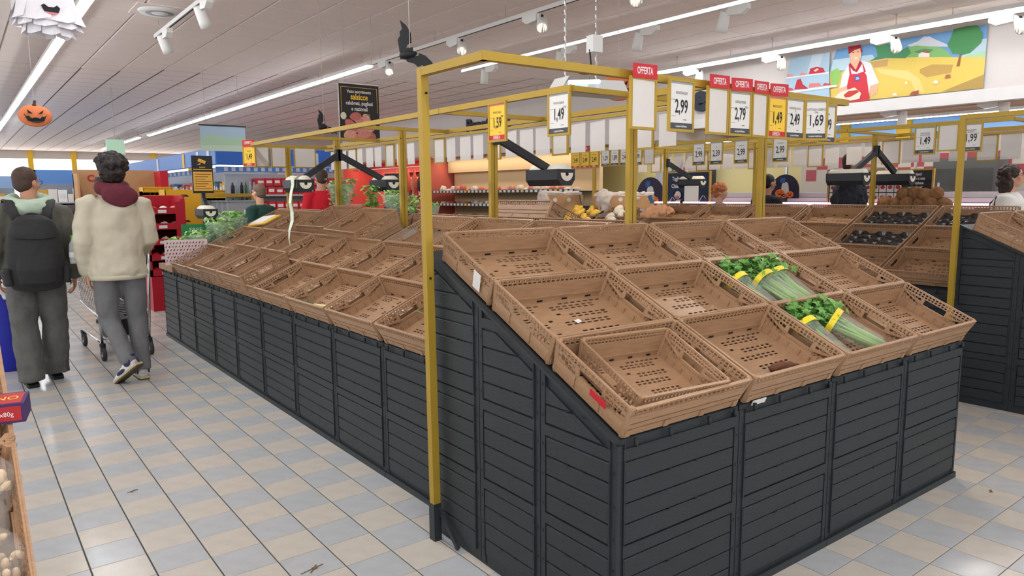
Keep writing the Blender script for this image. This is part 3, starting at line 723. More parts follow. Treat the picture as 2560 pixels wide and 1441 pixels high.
MURAL = [((112,160,205),[(5.79,3.55),(3.82,3.55),(3.82,3.15),(3.82,2.77),(5.8,2.78),(5.84,2.85),(5.88,3.29),(5.85,3.39)]),
((186,212,222),[(5.84,3.41),(5.26,3.4),(5.15,3.24),(5.87,3.24)]),
((186,212,222),[(4.03,3.37),(3.82,3.38),(3.82,3.15),(4.1,3.19)]),
((205,209,218),[(4.79,3.45),(4.65,3.48),(4.58,3.53),(4.51,3.52),(4.42,3.46),(4.28,3.38),(4.27,3.35),(4.76,3.43)]),
((128,180,112),[(5.01,3.31),(4.8,3.33),(4.77,3.42),(4.67,3.43),(4.51,3.39),(4.39,3.37),(4.27,3.29),(4.22,3.21)]),
((172,206,166),[(4.1,3.19),(4.02,3.21),(3.82,3.23),(3.82,3.15)]),
((222,194,98),[(5.88,3.22),(5.71,3.22),(5.3,3.31),(5.07,3.32),(4.61,3.27),(3.82,3.15),(3.82,2.77),(5.8,2.78),(5.85,2.86)]),
((194,156,98),[(5.28,3.3),(5.03,3.3),(5.04,3.21),(5.22,3.21)]),
((233,207,132),[(5.2,3.2),(4.76,3.11),(4.6,2.98),(4.52,2.79),(4.63,2.79),(4.71,2.97),(5.14,3.13)]),
((188,152,84),[(4.6,3.11),(4.45,3.15),(4.19,3.11),(4.21,3.01),(4.51,2.99),(4.6,3.06)]),
((178,148,84),[(4.31,2.78),(3.82,2.94),(3.82,2.77)]),
((76,140,96),[(5.3,3.31),(5.18,3.36),(5.21,3.48),(5.26,3.55),(5.12,3.55),(5.02,3.49),(4.87,3.39),(4.78,3.43),(4.73,3.34),(4.8,3.28),(4.99,3.31),(5.07,3.33)]),
((82,146,96),[(4.7,3.35),(4.56,3.37),(4.45,3.34),(4.48,3.31),(4.62,3.32)]),
((235,228,222),[(4.63,3.31),(4.59,3.33),(4.49,3.31),(4.49,3.25),(4.63,3.27)]),
((190,70,66),[(4.6,3.33),(4.58,3.34),(4.5,3.33),(4.49,3.3)]),
((150,98,58),[(4.12,3.23),(4.1,3.22),(4.11,3.08),(4.15,3.08)]),
((74,138,86),[(4.28,3.38),(4.25,3.43),(4.21,3.56),(4.06,3.57),(3.94,3.56),(3.87,3.45),(3.88,3.34),(4.0,3.23),(4.07,3.22),(4.21,3.25),(4.23,3.3)]),
((142,190,100),[(5.87,3.24),(5.76,3.28),(5.7,3.21),(5.73,3.06),(5.83,3.03)]),
((226,229,233),[(5.72,2.98),(5.7,3.03),(5.68,3.17),(5.59,3.3),(5.38,3.33),(5.27,3.28),(5.15,3.02),(5.14,2.99),(5.26,2.97),(5.27,2.77),(5.57,2.8)]),
((226,178,145),[(5.26,2.97),(5.15,2.99),(5.16,2.86),(5.25,2.81)]),
((200,56,66),[(5.57,3.17),(5.46,3.16),(5.36,3.18),(5.32,3.12),(5.26,2.8),(5.28,2.76),(5.58,2.77),(5.6,3.01)]),
((200,56,66),[(5.59,3.3),(5.57,3.3),(5.54,3.16),(5.57,3.16)]),
((200,56,66),[(5.39,3.29),(5.38,3.29),(5.33,3.17),(5.36,3.17)]),
((226,178,145),[(5.57,3.4),(5.43,3.39),(5.43,3.33),(5.47,3.22),(5.57,3.31)]),
((178,40,56),[(5.59,3.3),(5.57,3.33),(5.48,3.22),(5.43,3.34),(5.39,3.3),(5.46,3.18),(5.52,3.21)]),
((233,188,154),[(5.6,3.5),(5.41,3.51),(5.41,3.39),(5.45,3.33),(5.53,3.33),(5.58,3.41)]),
((164,32,46),[(5.61,3.56),(5.43,3.56),(5.4,3.47),(5.42,3.45),(5.43,3.51),(5.51,3.5),(5.58,3.46),(5.6,3.46)]),
((50,35,35),[(5.54,3.47),(5.52,3.47),(5.52,3.46),(5.54,3.46)]),
((50,35,35),[(5.47,3.47),(5.45,3.47),(5.45,3.46),(5.47,3.46)]),
((246,240,236),[(5.52,3.39),(5.46,3.39),(5.48,3.37)]),
((46,92,168),[(5.49,3.13),(5.42,3.13),(5.41,3.06),(5.48,3.06)]),
((240,240,240),[(5.47,3.11),(5.43,3.11),(5.43,3.1),(5.47,3.1)]),
((240,240,240),[(5.47,3.09),(5.42,3.09),(5.42,3.08),(5.47,3.08)]),
((226,178,145),[(5.73,2.98),(5.6,3.01),(5.58,2.92),(5.72,2.9)]),
((242,218,194),[(5.77,2.87),(5.69,2.93),(5.48,2.97),(5.38,2.88),(5.4,2.8),(5.68,2.78)]),
((190,62,56),[(5.64,2.88),(5.57,2.93),(5.44,2.93),(5.41,2.9),(5.54,2.84),(5.61,2.84)]),
((238,226,216),[(4.43,2.9),(4.39,2.94),(4.35,2.92),(4.36,2.89)]),
((240,228,220),[(4.94,2.8),(4.92,2.83),(4.88,2.82),(4.88,2.79)]),
((238,226,216),[(4.78,2.94),(4.77,2.97),(4.75,2.96),(4.75,2.93)]),
((160,88,66),[(4.71,2.78),(4.68,2.82),(4.59,2.83),(4.59,2.78),(4.63,2.77)]),
((165,104,84),[(4.28,2.95),(4.26,2.99),(4.21,2.99),(4.21,2.95)]),
((168,196,214),[(6.51,3.55),(5.88,3.52),(5.88,3.29),(5.85,2.85),(5.93,2.84),(6.56,2.98),(6.58,3.25)]),
((196,214,226),[(6.16,3.53),(5.97,3.52),(6.06,3.27),(6.23,3.27)]),
((188,54,60),[(6.2,3.25),(6.18,3.33),(6.08,3.34),(5.97,3.31),(5.94,3.24)]),
((240,200,196),[(6.13,3.29),(6.07,3.32),(6.04,3.3),(6.09,3.27)]),
((216,150,128),[(6.57,3.24),(6.56,3.3),(6.47,3.28),(6.44,3.25)]),
((220,140,132),[(6.36,3.25),(6.32,3.29),(6.25,3.27),(6.23,3.24)]),
((236,238,242),[(6.58,3.25),(5.88,3.24),(5.88,3.22),(6.58,3.23)]),
((182,50,62),[(6.43,3.05),(6.39,3.19),(6.33,3.2),(6.29,3.11),(6.21,3.05),(6.2,3.03)]),
((214,120,112),[(6.19,3.05),(6.18,3.11),(6.03,3.1),(5.98,3.05)]),
((196,70,78),[(5.97,3.05),(5.94,3.09),(5.86,3.07),(5.84,3.05)]),
((196,80,90),[(6.56,3.04),(6.53,3.09),(6.46,3.07),(6.44,3.04)]),
((232,236,242),[(6.57,3.03),(5.75,3.04),(5.75,3.01),(6.56,3.0)])]
b = MB(); MM = []; keys = {}
for n, (c, P) in enumerate(MURAL):
    if c not in keys: keys[c] = len(MM); MM.append(mat('mural_%d' % len(MM), c, .75))
    b.poly([(10.478-.0006*n, y, z) for y, z in P], keys[c])
tag(b.obj('wall_mural', MM), 'painted mural of a butcher in a red apron before yellow fields on the upper wall', 'mural')
M_NAVY = mat('letter_navy', (44, 50, 62), .6)
FX = lambda y, z, x=10.47: Matrix(((0, 0, -1, x), (-1, 0, 0, y), (0, 1, 0, z), (0, 0, 0, 1)))
t = thing('wall_lettering', 'large dark raised letters spelling Panetteria high on the white wall', 'letters', (10.44, 15.2, 3.2))
text('Panetteria', M_NAVY, t, T(-10.44, -15.2, -3.2) @ FX(14.6, 3.17), .42, 1.05, ext=.06, bold=.03)
t = thing('wall_lettering', 'single large dark letter e seen between the yellow signs', 'letters', (10.44, 8.2, 3.1))
text('e', M_NAVY, t, T(-10.44, -8.2, -3.1) @ FX(8.22, 3.10), .62, 1.0, ext=.06, bold=.05)
# ------------------------------------------------------------ meat counter
M_CNT = mat('counter_white', (214, 212, 216), .35); M_PINKL = mat('meat_light', (255, 190, 214), .5, emit=2.2)
t = thing('meat_counter', 'long white refrigerated meat counter with a glass front and pink light', 'counter', (9.4, 2.4, 0))
b = MB(); b.box(0, 0, 0, .9, 6.5, 1.20); b.obj('body', M_CNT, t)
b = MB(); b.box(.10, 0, 1.20, .95, 6.5, 1.34); b.box(.16, 0, 1.345, .95, 6.5, 1.40); b.box(.22, 0, 1.405, .95, 6.5, 1.47); b.obj('top', M_CNT, t)
b = MB(); b.box(.02, 0, 1.305, .05, 6.5, 1.335); b.obj('light_strip', M_PINKL, t)
b = MB()
for k in range(31): b.box(-.012, .05+k*.206, 1.21, 0, .05+k*.206+.14, 1.285, k % 3 % 2)
b.obj('label_strip', [M_PAPER, M_STRIP], t)
gm = mat('counter_glass', (225, 232, 230), .05, alpha=.06, spec=.25)
b = MB(); b.box(.20, 0, 1.47, .206, 5.4, 1.95); b.obj('glass_front', gm, t)
for k in range(4):
    b = MB(); b.box(.19, k*1.78, 1.2, .215, k*1.78+.03, 1.97); b.obj('glass_post', M_CHROME, t)
# equipment behind the counter
t = thing('slicer_hood', 'grey steel appliance behind the counter, left of the man in the padded jacket', 'appliance', (11.3, 5.9, 0))
b = MB(); b.box(0, -.35, 0, .5, .35, 1.35); b.obj('base', M_CNT, t)
b = MB(); b.box(0, -.3, 1.45, .45, .3, 1.85); b.obj('hood', mat('steel', (150, 150, 152), .35, metal=.8), t)
for k in range(6):
    b = MB(); b.cyl((-.012, .25 if k % 2 else -.25, 1.5+.06*k), (0, .25 if k % 2 else -.25, 1.5+.06*k), .022, 8); b.obj('knob', M_CHAR, t)
t = thing('display_cabinet', 'dark glass cabinet behind the counter, right of the meat board', 'cabinet', (11.6, 4.4, 0))
b = MB(); b.box(0, -.42, 0, .4, .42, 1.95); b.obj('body', mat('cab_dark', (64, 66, 62), .3), t)
b = MB(); b.box(-.01, -.38, 1.0, 0, .38, 1.8); b.obj('door', mat('cab_glass', (40, 44, 42), .1), t)
b = MB(); b.box(-.03, .30, 1.2, -.01, .33, 1.6); b.obj('handle', M_CHROME, t)
FC = lambda y, z, x=9.58: FX(y, z, x)
def board(label, y0, y1, z0, z1, col, lines, x=9.47, frame_m=None):
    t = thing('counter_board', label, 'board', (x, (y0+y1)/2, z0)); w_, h_ = abs(y1-y0), z1-z0
    b = MB(); b.box(-.012, -w_/2, 0, .012, w_/2, h_); b.obj('panel', col, t)
    b = MB()
    for (a0, a1, c0, c1) in ((-w_/2-.02, w_/2+.02, -.02, 0), (-w_/2-.02, w_/2+.02, h_, h_+.02), (-w_/2-.02, -w_/2, 0, h_), (w_/2, w_/2+.02, 0, h_)): b.box(-.02, a0, c0, .02, a1, c1)
    b.obj('frame', frame_m or mat('wood_frame', (190, 150, 70), .6), t)
    for (s, y, z, sz, sx) in lines: text(s, M_PAPER, t, Matrix(((0, 0, -1, -.014), (-1, 0, 0, y), (0, 1, 0, z), (0, 0, 0, 1))), sz, sx, bold=.03)
    return t
M_CHALK = mat('chalk_blue', (34, 50, 78), .7, .08, 4)
t = board('dark blue chalkboard reading Chiedi al Macellaio on the meat counter', 7.22, 8.14, 1.205, 1.80, M_CHALK, [('Taglio particolare?', .02, .5, .088, .8), ('Chiedi al Macellaio.', .02, .38, .088, .8)])
for (y, z) in ((.3, .15), (-.32, .18)):
    b = MB()
    for k in range(5): b.bar((-.014, y-.08+k*.03, z+.05*math.sin(k)), (-.014, y-.05+k*.03, z+.05*math.sin(k+1)), .004, .008)
    b.obj('chalk_drawing', M_PAPER, t)
t = board('board of meat pictures with dark text panel on the meat counter', 3.93, 5.24, 1.205, 1.735, M_CHAR,
          [(s, -.46, .485-k*.054, .05, .75) for k, s in enumerate(('Anticipaci', 'un taglio o una', 'preparazione', 'particolare?', 'Chiedi al', 'Macellaio.'))])
M_MEAT = mat('meat_red', (186, 56, 62), .5, .2, 30)
for i in range(10):
    for j in range(3):
        b = MB(); b.box(-.016, .64-i*.095-.085, .14+j*.128, -.012, .64-i*.095, .14+j*.128+.115); u = b.obj('meat_picture', M_PAPER, t)
        b = MB(); b.prism([(-.0165, .64-i*.095-.043+.03*math.cos(a*PI/4), .20+j*.128+.025*math.sin(a*PI/4)) for a in range(8)], (-.001, 0, 0)); b.obj('meat', M_MEAT, u)
M_ORANGE = mat('pumpkin_orange', (238, 122, 44), .6); M_DOME = mat('dome_night', (36, 34, 62), .6)
def dome(label, x, y, z, r, up):
    t = thing('halloween_sign', label, 'decoration', (x, y, z+up))
    b = MB(); b.box(.002, -.04, -up, .012, .04, .02); b.obj('stem', M_CHAR, t)
    pts = [(0, r*math.cos(a), .55*r+r*math.sin(a)) for a in [k*PI/12 for k in range(13)]]+[(0, -r, 0), (0, r, 0)]
    b = MB(); b.prism(pts, (.012, 0, 0)); b.obj('arch', M_DOME, t)
    b = MB(); pts = [(-.004, -.02*r+.24*r*math.cos(a), .82*r+.24*r*math.sin(a)) for a in [k*PI/8 for k in range(9)]]+[(-.004, -.34*r+.04*r*k, .28*r+(.06*r if k % 2 else 0)) for k in range(17)]
    b.prism(pts, (.004, 0, 0)); b.obj('paper_ghost', M_PAPER, t)
    for (py, pz, q) in ((.35, .34, .3), (-.40, .26, .24), (.02, .16, .18)):
        b = MB(); b.prism([(-.008, py*r+q*r*1.1*math.cos(a), pz*r+q*r*.85*math.sin(a)) for a in [k*PI/8 for k in range(16)]], (.003, 0, 0)); u = b.obj('paper_pumpkin', M_ORANGE, t)
        b = MB()
        for s in (-1, 1): b.prism([(-.0085, py*r+s*q*r*.4-.05*r, pz*r+q*r*.2), (-.0085, py*r+s*q*r*.4+.05*r, pz*r+q*r*.2), (-.0085, py*r+s*q*r*.4, pz*r+q*r*.45)], (-.001, 0, 0))
        b.prism([(-.0085, py*r-q*r*.55, pz*r-q*r*.1), (-.0085, py*r+q*r*.55, pz*r-q*r*.1), (-.0085, py*r, pz*r-q*r*.5)], (-.001, 0, 0)); b.obj('cut_face', M_BLACK, u)
    b = MB(); b.box(-.006, -.12*r+.1*r, 1.0*r, -.001, .28*r+.05*r, 1.32*r); b.obj('blue_mark', mat('mark_blue', (50, 88, 160), .6), t)
dome('dark halloween arch with paper ghost and pumpkins, right of the man in black', 9.455, 5.9, 1.20, .22, .19)
dome('dark halloween arch with pumpkins, left of the chalkboard', 9.455, 8.44, 1.20, .30, .08)
t = thing('cow_cutout', 'small black and white cow cutout below the chalkboard', 'decoration', (9.435, 7.75, 1.202))
b = MB(); b.ball((0, .04, .10), .012, .10, .07); b.obj('body', M_PAPER, t, True)
b = MB(); b.ball((-.004, .07, .24), .02, .07, .065); b.ball((-.012, .07, .21), .018, .045, .03, m=1); b.obj('head', [M_PAPER, M_PINK], t, True)
b = MB(); b.ball((-.006, -.02, .12), .012, .05, .04); b.ball((-.008, .08, .07), .010, .03, .03); b.ball((-.012, .13, .27), .01, .03, .02); b.obj('patch', M_BLACK, t, True)
for y in (.0, .09):
    b = MB(); b.cyl((0, y, 0), (0, y, .06), .012, 6); b.obj('leg', M_PAPER, t)
# ------------------------------------------------------------ grey door and pillars behind
b = MB(); b.box(12.15, 9.5, 0, 12.2, 10.7, 2.1); DR = struct('door_1', b, mat('door_grey', (190, 186, 190), .5))
b = MB()
for i in range(2):
    for j in range(2): b.box(-.02+12.15, 9.9+i*.22, 1.62+j*.2, 12.15, 10.1+i*.22, 1.80+j*.2, (i+j) % 2)
b.obj('notice', [mat('notice_green', (80, 130, 90), .6), mat('notice_red', (190, 80, 84), .6)], DR)
b = MB(); b.box(11.9, 9.15, 0, 12.2, 9.4, 2.1); tag(b.obj('trim_8', M_CHAR), kind='structure')
# ------------------------------------------------------------ meat fridge along the right wall
M_CREAMB = mat('fridge_back', (238, 206, 156), .7); M_FR = mat('fridge_dark', (46, 44, 48), .5)
t = thing('multideck_fridge', 'open chilled meat fridge with dark shelves along the right wall', 'fridge', (10.3, 11.3, 0))
b = MB(); b.box(.75, 0, .3, .85, 5.7, 2.5); b.obj('back', M_CREAMB, t)
b = MB(); b.box(0, 0, 0, .8, 5.7, .5); b.obj('base', M_FR, t)
b = MB(); b.box(.55, .0, 2.05, .76, 5.7, 2.46); b.obj('top_panel', mat('fridge_top', (206, 178, 136), .7), t)
for z in (.86, 1.20, 1.53):
    b = MB(); b.box(.02, 0, z-.03, .75, 5.7, z); sh = b.obj('shelf', M_FR, t)
    b = MB()
    for k in range(34): b.box(.005, .04+k*.166, z-.02, .02, .04+k*.166+.09, z+.035, 1 if k % 7 == 3 else 0)
    b.box(.012, 0, z-.025, .02, 5.7, z+.04, 2); b.obj('label_rail', [M_PAPER, M_CARDY, M_STRIP], sh)
lo = bpy.data.lights.new('fridge_light', 'AREA'); lo.shape = 'RECTANGLE'; lo.size = .12; lo.size_y = 5.6; lo.energy = 26; lo.color = (1, .82, .62)
l_ = link('fridge_light', lo, t); l_.matrix_local = T(.35, 2.85, 2.4)
packs = [mat('pack_%d' % k, c, .35, .25, 40) for k, c in enumerate([(222, 150, 132), (206, 104, 92), (236, 214, 200), (176, 96, 70), (240, 226, 216), (214, 120, 96)])]
for zi, z in enumerate((.86, 1.20, 1.53)):
    for k in range(22):
        y = 11.45+k*.25+random.uniform(-.03, .03)
        hh = random.uniform(.07, .16) if zi == 2 else random.uniform(.06, .11)
        b = MB(); b.loft([((0, 0, 0), .09, .075), ((0, 0, hh*.5), .10, .085), ((random.uniform(-.02, .02), 0, hh), .07, .05)], 7)
        tag(b.obj('meat_pack', packs[random.randrange(6)], None, True, T(10.45+random.uniform(0, .12), y, z+.003)), 'wrapped meat pack on the %s fridge shelf, %s from the near end' % (('lower', 'middle', 'top')[zi], ORD[k]), 'meat', 'meat packs on the %s fridge shelf' % ('lower', 'middle', 'top')[zi])
b = MB(); b.box(-.004, -.09, -.2, 0, .09, .2); u = b.obj('notice_sheet', M_PAPER, None, False, T(11.0, 13.6, 2.2)); tag(u, 'white paper notice above the meat fridge', 'notice')
# ------------------------------------------------------------ deli corner with pink light
t = thing('deli_counter', 'red lit deli corner with cheese shelf, left of the meat fridge', 'deli', (10.3, 17.2, 0))
M_DELI = mat('deli_red', (214, 110, 96), .7)
b = MB(); b.box(1.0, 0, 0, 1.1, 5.4, 2.5); b.box(0, 5.3, 0, 1.1, 5.4, 2.5); b.box(.0, -.1, 0, 1.1, 0, 2.45); b.obj('back', M_DELI, t)
b = MB(); b.box(.0, .1, 0, .8, 5.2, .95); b.box(.0, .1, 1.15, .05, 5.2, 1.18); b.obj('counter', mat('deli_pink', (226, 150, 140), .5), t)
for z in (1.45, 1.78, 2.15):
    b = MB(); b.box(.55, .2, z-.025, 1.0, 3.6, z); b.obj('shelf', mat('deli_shelf', (200, 120, 100), .6), t)
b = MB(); b.box(.1, .1, 2.46, .9, 5.2, 2.5); b.obj('canopy', mat('deli_wood', (190, 120, 84), .6), t)
lo = bpy.data.lights.new('deli_light', 'AREA'); lo.shape = 'RECTANGLE'; lo.size = .3; lo.size_y = 5; lo.energy = 34; lo.color = (1, .42, .38)
l_ = link('deli_light', lo, t); l_.matrix_local = T(.4, 2.6, 2.42)
b = MB(); b.box(.2, .02, 1.55, .9, .04, 2.35); b.obj('red_flag', M_RED, t)
M_CHEESE = mat('cheese', (232, 150, 70), .5, .08, 10)
for k in range(7):
    b = MB(); b.cyl((0, 0, 0), (0, 0, .20), .2, 14); tag(b.obj('cheese_wheel', M_CHEESE, None, True, T(11.0, 17.7+k*.45, 1.785)), 'orange cheese wheel on the deli shelf, %s from the near end' % ORD[k], 'cheese', 'cheese wheels on the deli shelf')
M_HAM = mat('ham', (224, 130, 104), .5, .15, 9); M_SAUS = mat('dark_sausage', (70, 40, 38), .5, .2, 20)
b = MB(); b.cyl((0, 0, 0), (0, 4.9, 0), .015, 8); tag(b.obj('hanging_rod', M_CHROME, t, False, T(.25, .2, 2.25)))
for k in range(6):
    b = MB(); b.loft([((0, 0, 0), .02), ((0, 0, -.15), .04), ((0, .02, -.4), .12), ((0, .02, -.58), .10), ((0, .02, -.66), .03)], 10); b.cyl((0, 0, 0), (0, 0, .06), .004, 5)
    tag(b.obj('hanging_ham', M_HAM if k % 3 != 1 else M_SAUS, None, True, T(10.55, 17.6+k*.36, 2.2)), 'ham or dark salami hanging in the deli corner, %s from the near end' % ORD[k], 'ham', 'hams hanging in the deli corner')
for k in range(16):
    b = MB(); q = random.uniform(.10, .2); b.box(-.06, -.07, 0, .06, .07, q); b.ball((0, 0, q), .05, .06, .03, 8, 4)
    tag(b.obj('deli_packet', [packs[1], M_SAUS, packs[4], M_RED][k % 4], None, False, T(10.95, 17.5+k*.19, 1.455)), 'small packet on the lower deli shelf, %s from the near end' % ORD[k], 'packet', 'packets on the lower deli shelf')
t = thing('deli_sign', 'tall dark panel with pale text standing in front of the deli corner', 'sign', (6.3, 11.6, 0))
b = MB(); b.box(-.02, -.02, 0, .02, .02, 1.3); b.obj('post', M_CHAR, t)
M0 = T(0, 0, 0) @ RZ(-.5)
b = MB(); b.box(-.2, -.012, 1.15, .2, .012, 1.85); b.obj('panel', M_CHAR, t, False, M0)
text('Sapori di casa', M_CARDY, t, M0 @ frame_face(.02, 1.66, -.014), .05, .8)
for k in range(6): text('gusto e qualita', M_PAPER, t, M0 @ frame_face(.02, 1.56-k*.05, -.014), .036, .8)
# ------------------------------------------------------------ blue aisle block at the far end
M_BLUE = mat('header_blue', (40, 92, 178), .55); M_BLUEL = mat('header_blue_light', (92, 140, 206), .55); M_SHELF = mat('shelf_grey', (176, 180, 184), .5)
PR = {}
def product_row(xa, xb, y, z, name, cols, group, label, hmin=.12, hmax=.26, wmin=.07, wmax=.12, alongy=False, dep=.2, shape=0):
    x = xa; n_ = 0; PR[group] = PR.get(group, 0)+1
    while x < xb-.05:
        w_ = random.uniform(wmin, wmax); h_ = random.uniform(hmin, hmax); b = MB()
        if shape: b.loft([((0, 0, 0), w_*.45), ((0, 0, h_*.7), w_*.45), ((0, 0, h_*.85), w_*.2), ((0, 0, h_), w_*.2)], 8)
        else:
            b.box(-w_/2, -.0, 0, w_/2, dep, h_); b.box(-w_*.35, -.003, h_*.35, w_*.35, 0, h_*.7, 1)
        M = T(y, x+w_/2, z) @ RZ(PI/2*-1) if alongy else T(x+w_/2, y, z)
        tag(b.obj(name, [random.choice(cols), M_PAPER], None, bool(shape), M), '%s, %s shelf up, %s along' % (label, ORD[PR[group]-1], ORD[min(n_, 44)]), name.split('_')[-1], group); x += w_+.012; n_ += 1
pc = [mat('prod_%d' % k, c, .5) for k, c in enumerate([(196, 40, 46), (232, 226, 214), (60, 110, 70), (210, 160, 60), (60, 84, 150), (120, 80, 60), (236, 240, 242), (30, 32, 36), (220, 120, 50), (150, 160, 170)])]
t = thing('aisle_shelving', 'blue headed aisle shelving block at the far left of the island', 'shelving', (3.9, 14.0, 0))
b = MB(); b.box(0, 0, 2.05, 2.6, .03, 2.37); b.box(0, .03, 2.05, .03, 14, 2.37); b.obj('header', [M_BLUE], t)
b = MB(); b.box(-.02, .0, 2.06, 0, 13.9, 2.36); b.obj('side_header', mat('header_side', (86, 134, 204), .5), t)
b = MB(); b.box(0.05, .25, 1.93, 2.5, .27, 2.03); b.box(.23, .3, 1.93, .25, 13, 2.03); b.obj('label_rail', M_BLUEL, t)
b = MB()
for k in range(16): b.box(.2+k*.14, .245, 1.95, .2+k*.14+.07, .25, 2.02)
for k in range(30): b.box(.224, .5+k*.4, 1.94, .23, .7+k*.4, 2.02)
b.obj('price_tags', M_PAPER, t)
b = MB(); b.box(.3, .6, 0, 2.5, 13, .12); b.box(1.3, .65, 0, 1.36, 13, 2.1); b.box(.3, .6, 0, 2.5, .64, 1.9); b.obj('body', M_SHELF, t)
for z in (.5, .85, 1.2, 1.5):
    b = MB(); b.box(.3, .2, z-.03, 2.5, .62, z); b.box(.25, .2, z-.035, .3, 13, z+.02); b.box(.3, .62, z-.02, 1.3, 13, z); b.obj('shelf', M_SHELF, t)
for (y, c, lab) in ((1.1, M_PAPER, 'a'), (2.2, M_CARDY, 'b'), (4.6, M_PAPER, 'c'), (.35, M_PAPER, 'd')):
    b = MB(); b.box(-.03, y, 2.06, -.024, y+.16, 2.34); b.obj('hanging_tag', c, t)
b = MB(); b.cyl((2.2-.3, -.1, 0), (2.2-.3, -.1, 2.3), .03, 8); tag(b.obj('post', M_SHELF, t))
for zi, z in enumerate((1.2, 1.5)):
    product_row(4.75, 6.4, 14.25, z, 'red_carton', [pc[0]], 'red cartons at the end of the blue aisle', 'red carton with white print, blue aisle end', .14, .17, .13, .16, dep=.3)
product_row(4.7, 6.4, 14.25, 1.672, 'red_carton', [pc[0]], 'red cartons at the end of the blue aisle', 'red carton with white print, blue aisle end', .14, .16, .13, .16, dep=.3)
for z in (.5, .85):
    product_row(4.3, 6.4, 14.25, z, 'shelf_jar', [pc[6], pc[0], pc[7], pc[2]], 'jars on the end shelves', 'jar at the end of the blue aisle', .16, .26, shape=1)
for z in (1.2, 1.5):
    product_row(4.2, 4.72, 14.25, z, 'shelf_bottle', [pc[7], pc[9], pc[6], pc[2]], 'bottles left of the red cartons', 'bottle left of the red cartons', .22, .3, .06, .09, shape=1)
for z in (.5, .85, 1.2, 1.5):
    product_row(14.7, 21, 4.22, z, 'shelf_packet', pc, 'packets along the blue aisle', 'packet along the blue aisle side', .14, .28, .10, .2, True)
# shelving blocks further left in the distance
def far_block(label, x0, x1, y0, y1, h, grp, header=None, zs=(.15, .55, .95, 1.35)):
    t = thing('aisle_shelving', label, 'shelving', (x0, y0, 0))
    b = MB(); b.box(0, .3, 0, x1-x0, y1-y0, .12); b.box(0, .34, 0, x1-x0, .38, h); b.box((x1-x0)/2-.03, .38, 0, (x1-x0)/2+.03, y1-y0, h); b.obj('body', M_SHELF, t)
    for z in zs:
        b = MB(); b.box(0, 0, z-.03, x1-x0, .34, z); b.box(0, .0, z-.035, x1-x0, .012, z+.03); b.box(0, .38, z-.03, x1-x0, y1-y0, z); b.obj('shelf', M_SHELF, t)
    if header:
        b = MB(); b.box(-.02, 0, h, x1-x0, .03, h+.28); b.box(-.02, 0, h, .01, y1-y0, h+.28); b.box(x1-x0-.01, 0, h, x1-x0+.02, y1-y0, h+.28); b.obj('header', header, t)
    for z in zs: product_row(x0+.03, x1-.03, y0+.03, z, 'shelf_product', pc, grp, 'product on %s' % grp.replace('products on ', ''), .16, .32, .09, .17)
    return t
far_block('shelving end with white and orange products behind the two men', 1.35, 2.35, 17.5, 24, 1.75, 'products on the shelving end behind the two men', M_BLUEL)
far_block('far shelving on the left edge behind the man with the backpack', .3, 1.2, 21, 30, 1.7, 'products on the far left shelving', mat('header_pale', (150, 178, 214), .6))
far_block('long distant shelving row in the middle of the far left', 2.0, 2.9, 25, 37, 1.8, 'products on the long distant shelving', mat('header_pale', (150, 178, 214), .6))
t = thing('promo_display', 'brown cardboard promotion display with red lettering behind the man in beige', 'display', (1.78, 15.0, 0))
b = MB(); b.box(0, 0, 0, 1.36, .6, 1.3); b.box(0, .5, 1.3, 1.36, .6, 1.98); b.box(0, .0, 1.3, .03, .6, 1.9); b.obj('body', M_CARDB, t)
b = MB(); b.box(1.36, 0, 0, 1.5, .6, 1.96); b.obj('side_board', M_RED, t)
text('Crostini', M_RED, t, frame_face(.5, 1.82, .49), .17, 1.0, bold=.03)
for k in range(14): tag((lambda b: (b.box(0, 0, 0, .09, .2, .2), b.obj('promo_packet', [pc[3], pc[0], pc[2]][k % 3], None, False, T(1.85+k*.093, 15.05, 1.303)))[1])(MB()), 'packet in the brown promotion display, %s from the left' % ORD[k], 'packet', 'packets in the promotion display')
t = thing('exit_sign', 'small green and white exit sign hanging far above the aisle', 'sign', (2.75, 17, 2.35))
b = MB(); b.box(-.17, -.02, 0, .17, .02, .3); b.obj('panel', mat('exit_green', (170, 205, 180), .5, emit=.3), t)
b = MB(); b.cyl((0, 0, .3), (0, 0, CH-2.35), .006, 5); b.obj('rod', M_GRID, t)
# red stacked trays, yellow and grey basket stacks beyond the left row
t = thing('red_display_stack', 'tall red display stack of trays beside the man in beige', 'display', (1.95, 10.2, 0))
M_REDD = mat('tray_red', (172, 16, 38), .5)
for k in range(5):
    z = .45+k*.2
    b = MB(); b.box(0, 0, z, .46, .02, z+.09); b.box(0, 0, z, .02, .6, z+.2); b.box(.40, 0, z, .46, .6, z+.2); b.box(0, 0, z, .46, .6, z+.01); b.obj('tray', M_REDD, t)
    b = MB(); b.box(.13, -.003, z+.025, .23, 0, z+.065); b.obj('label', M_PAPER, t)
    for i in range(3):
        b = MB(); b.ball((0, 0, 0), .06, .08, .05, 8, 5); tag(b.obj('food_pack', [pc[0], packs[4], packs[1]][i], None, True, T(2.04+i*.13, 10.32, z+.065)), 'red and white pack in the red display stack, tray %s from the bottom, %s' % (ORD[k], ('left', 'middle', 'right')[i]), 'pack', 'packs in the red display stack')
b = MB(); b.box(0, 0, 0, .46, .6, .45); b.box(0, .59, .45, .46, .6, 1.5); b.box(.34, -.002, .45, .46, .02, 1.42); b.box(.44, .02, .45, .46, .6, 1.5); b.box(0, .02, .45, .02, .6, 1.42); b.obj('base', M_REDD, t)
M_YBASK = mat('basket_yellow', (214, 160, 30), .5); M_GBASK = mat('basket_grey', (150, 155, 160), .5)
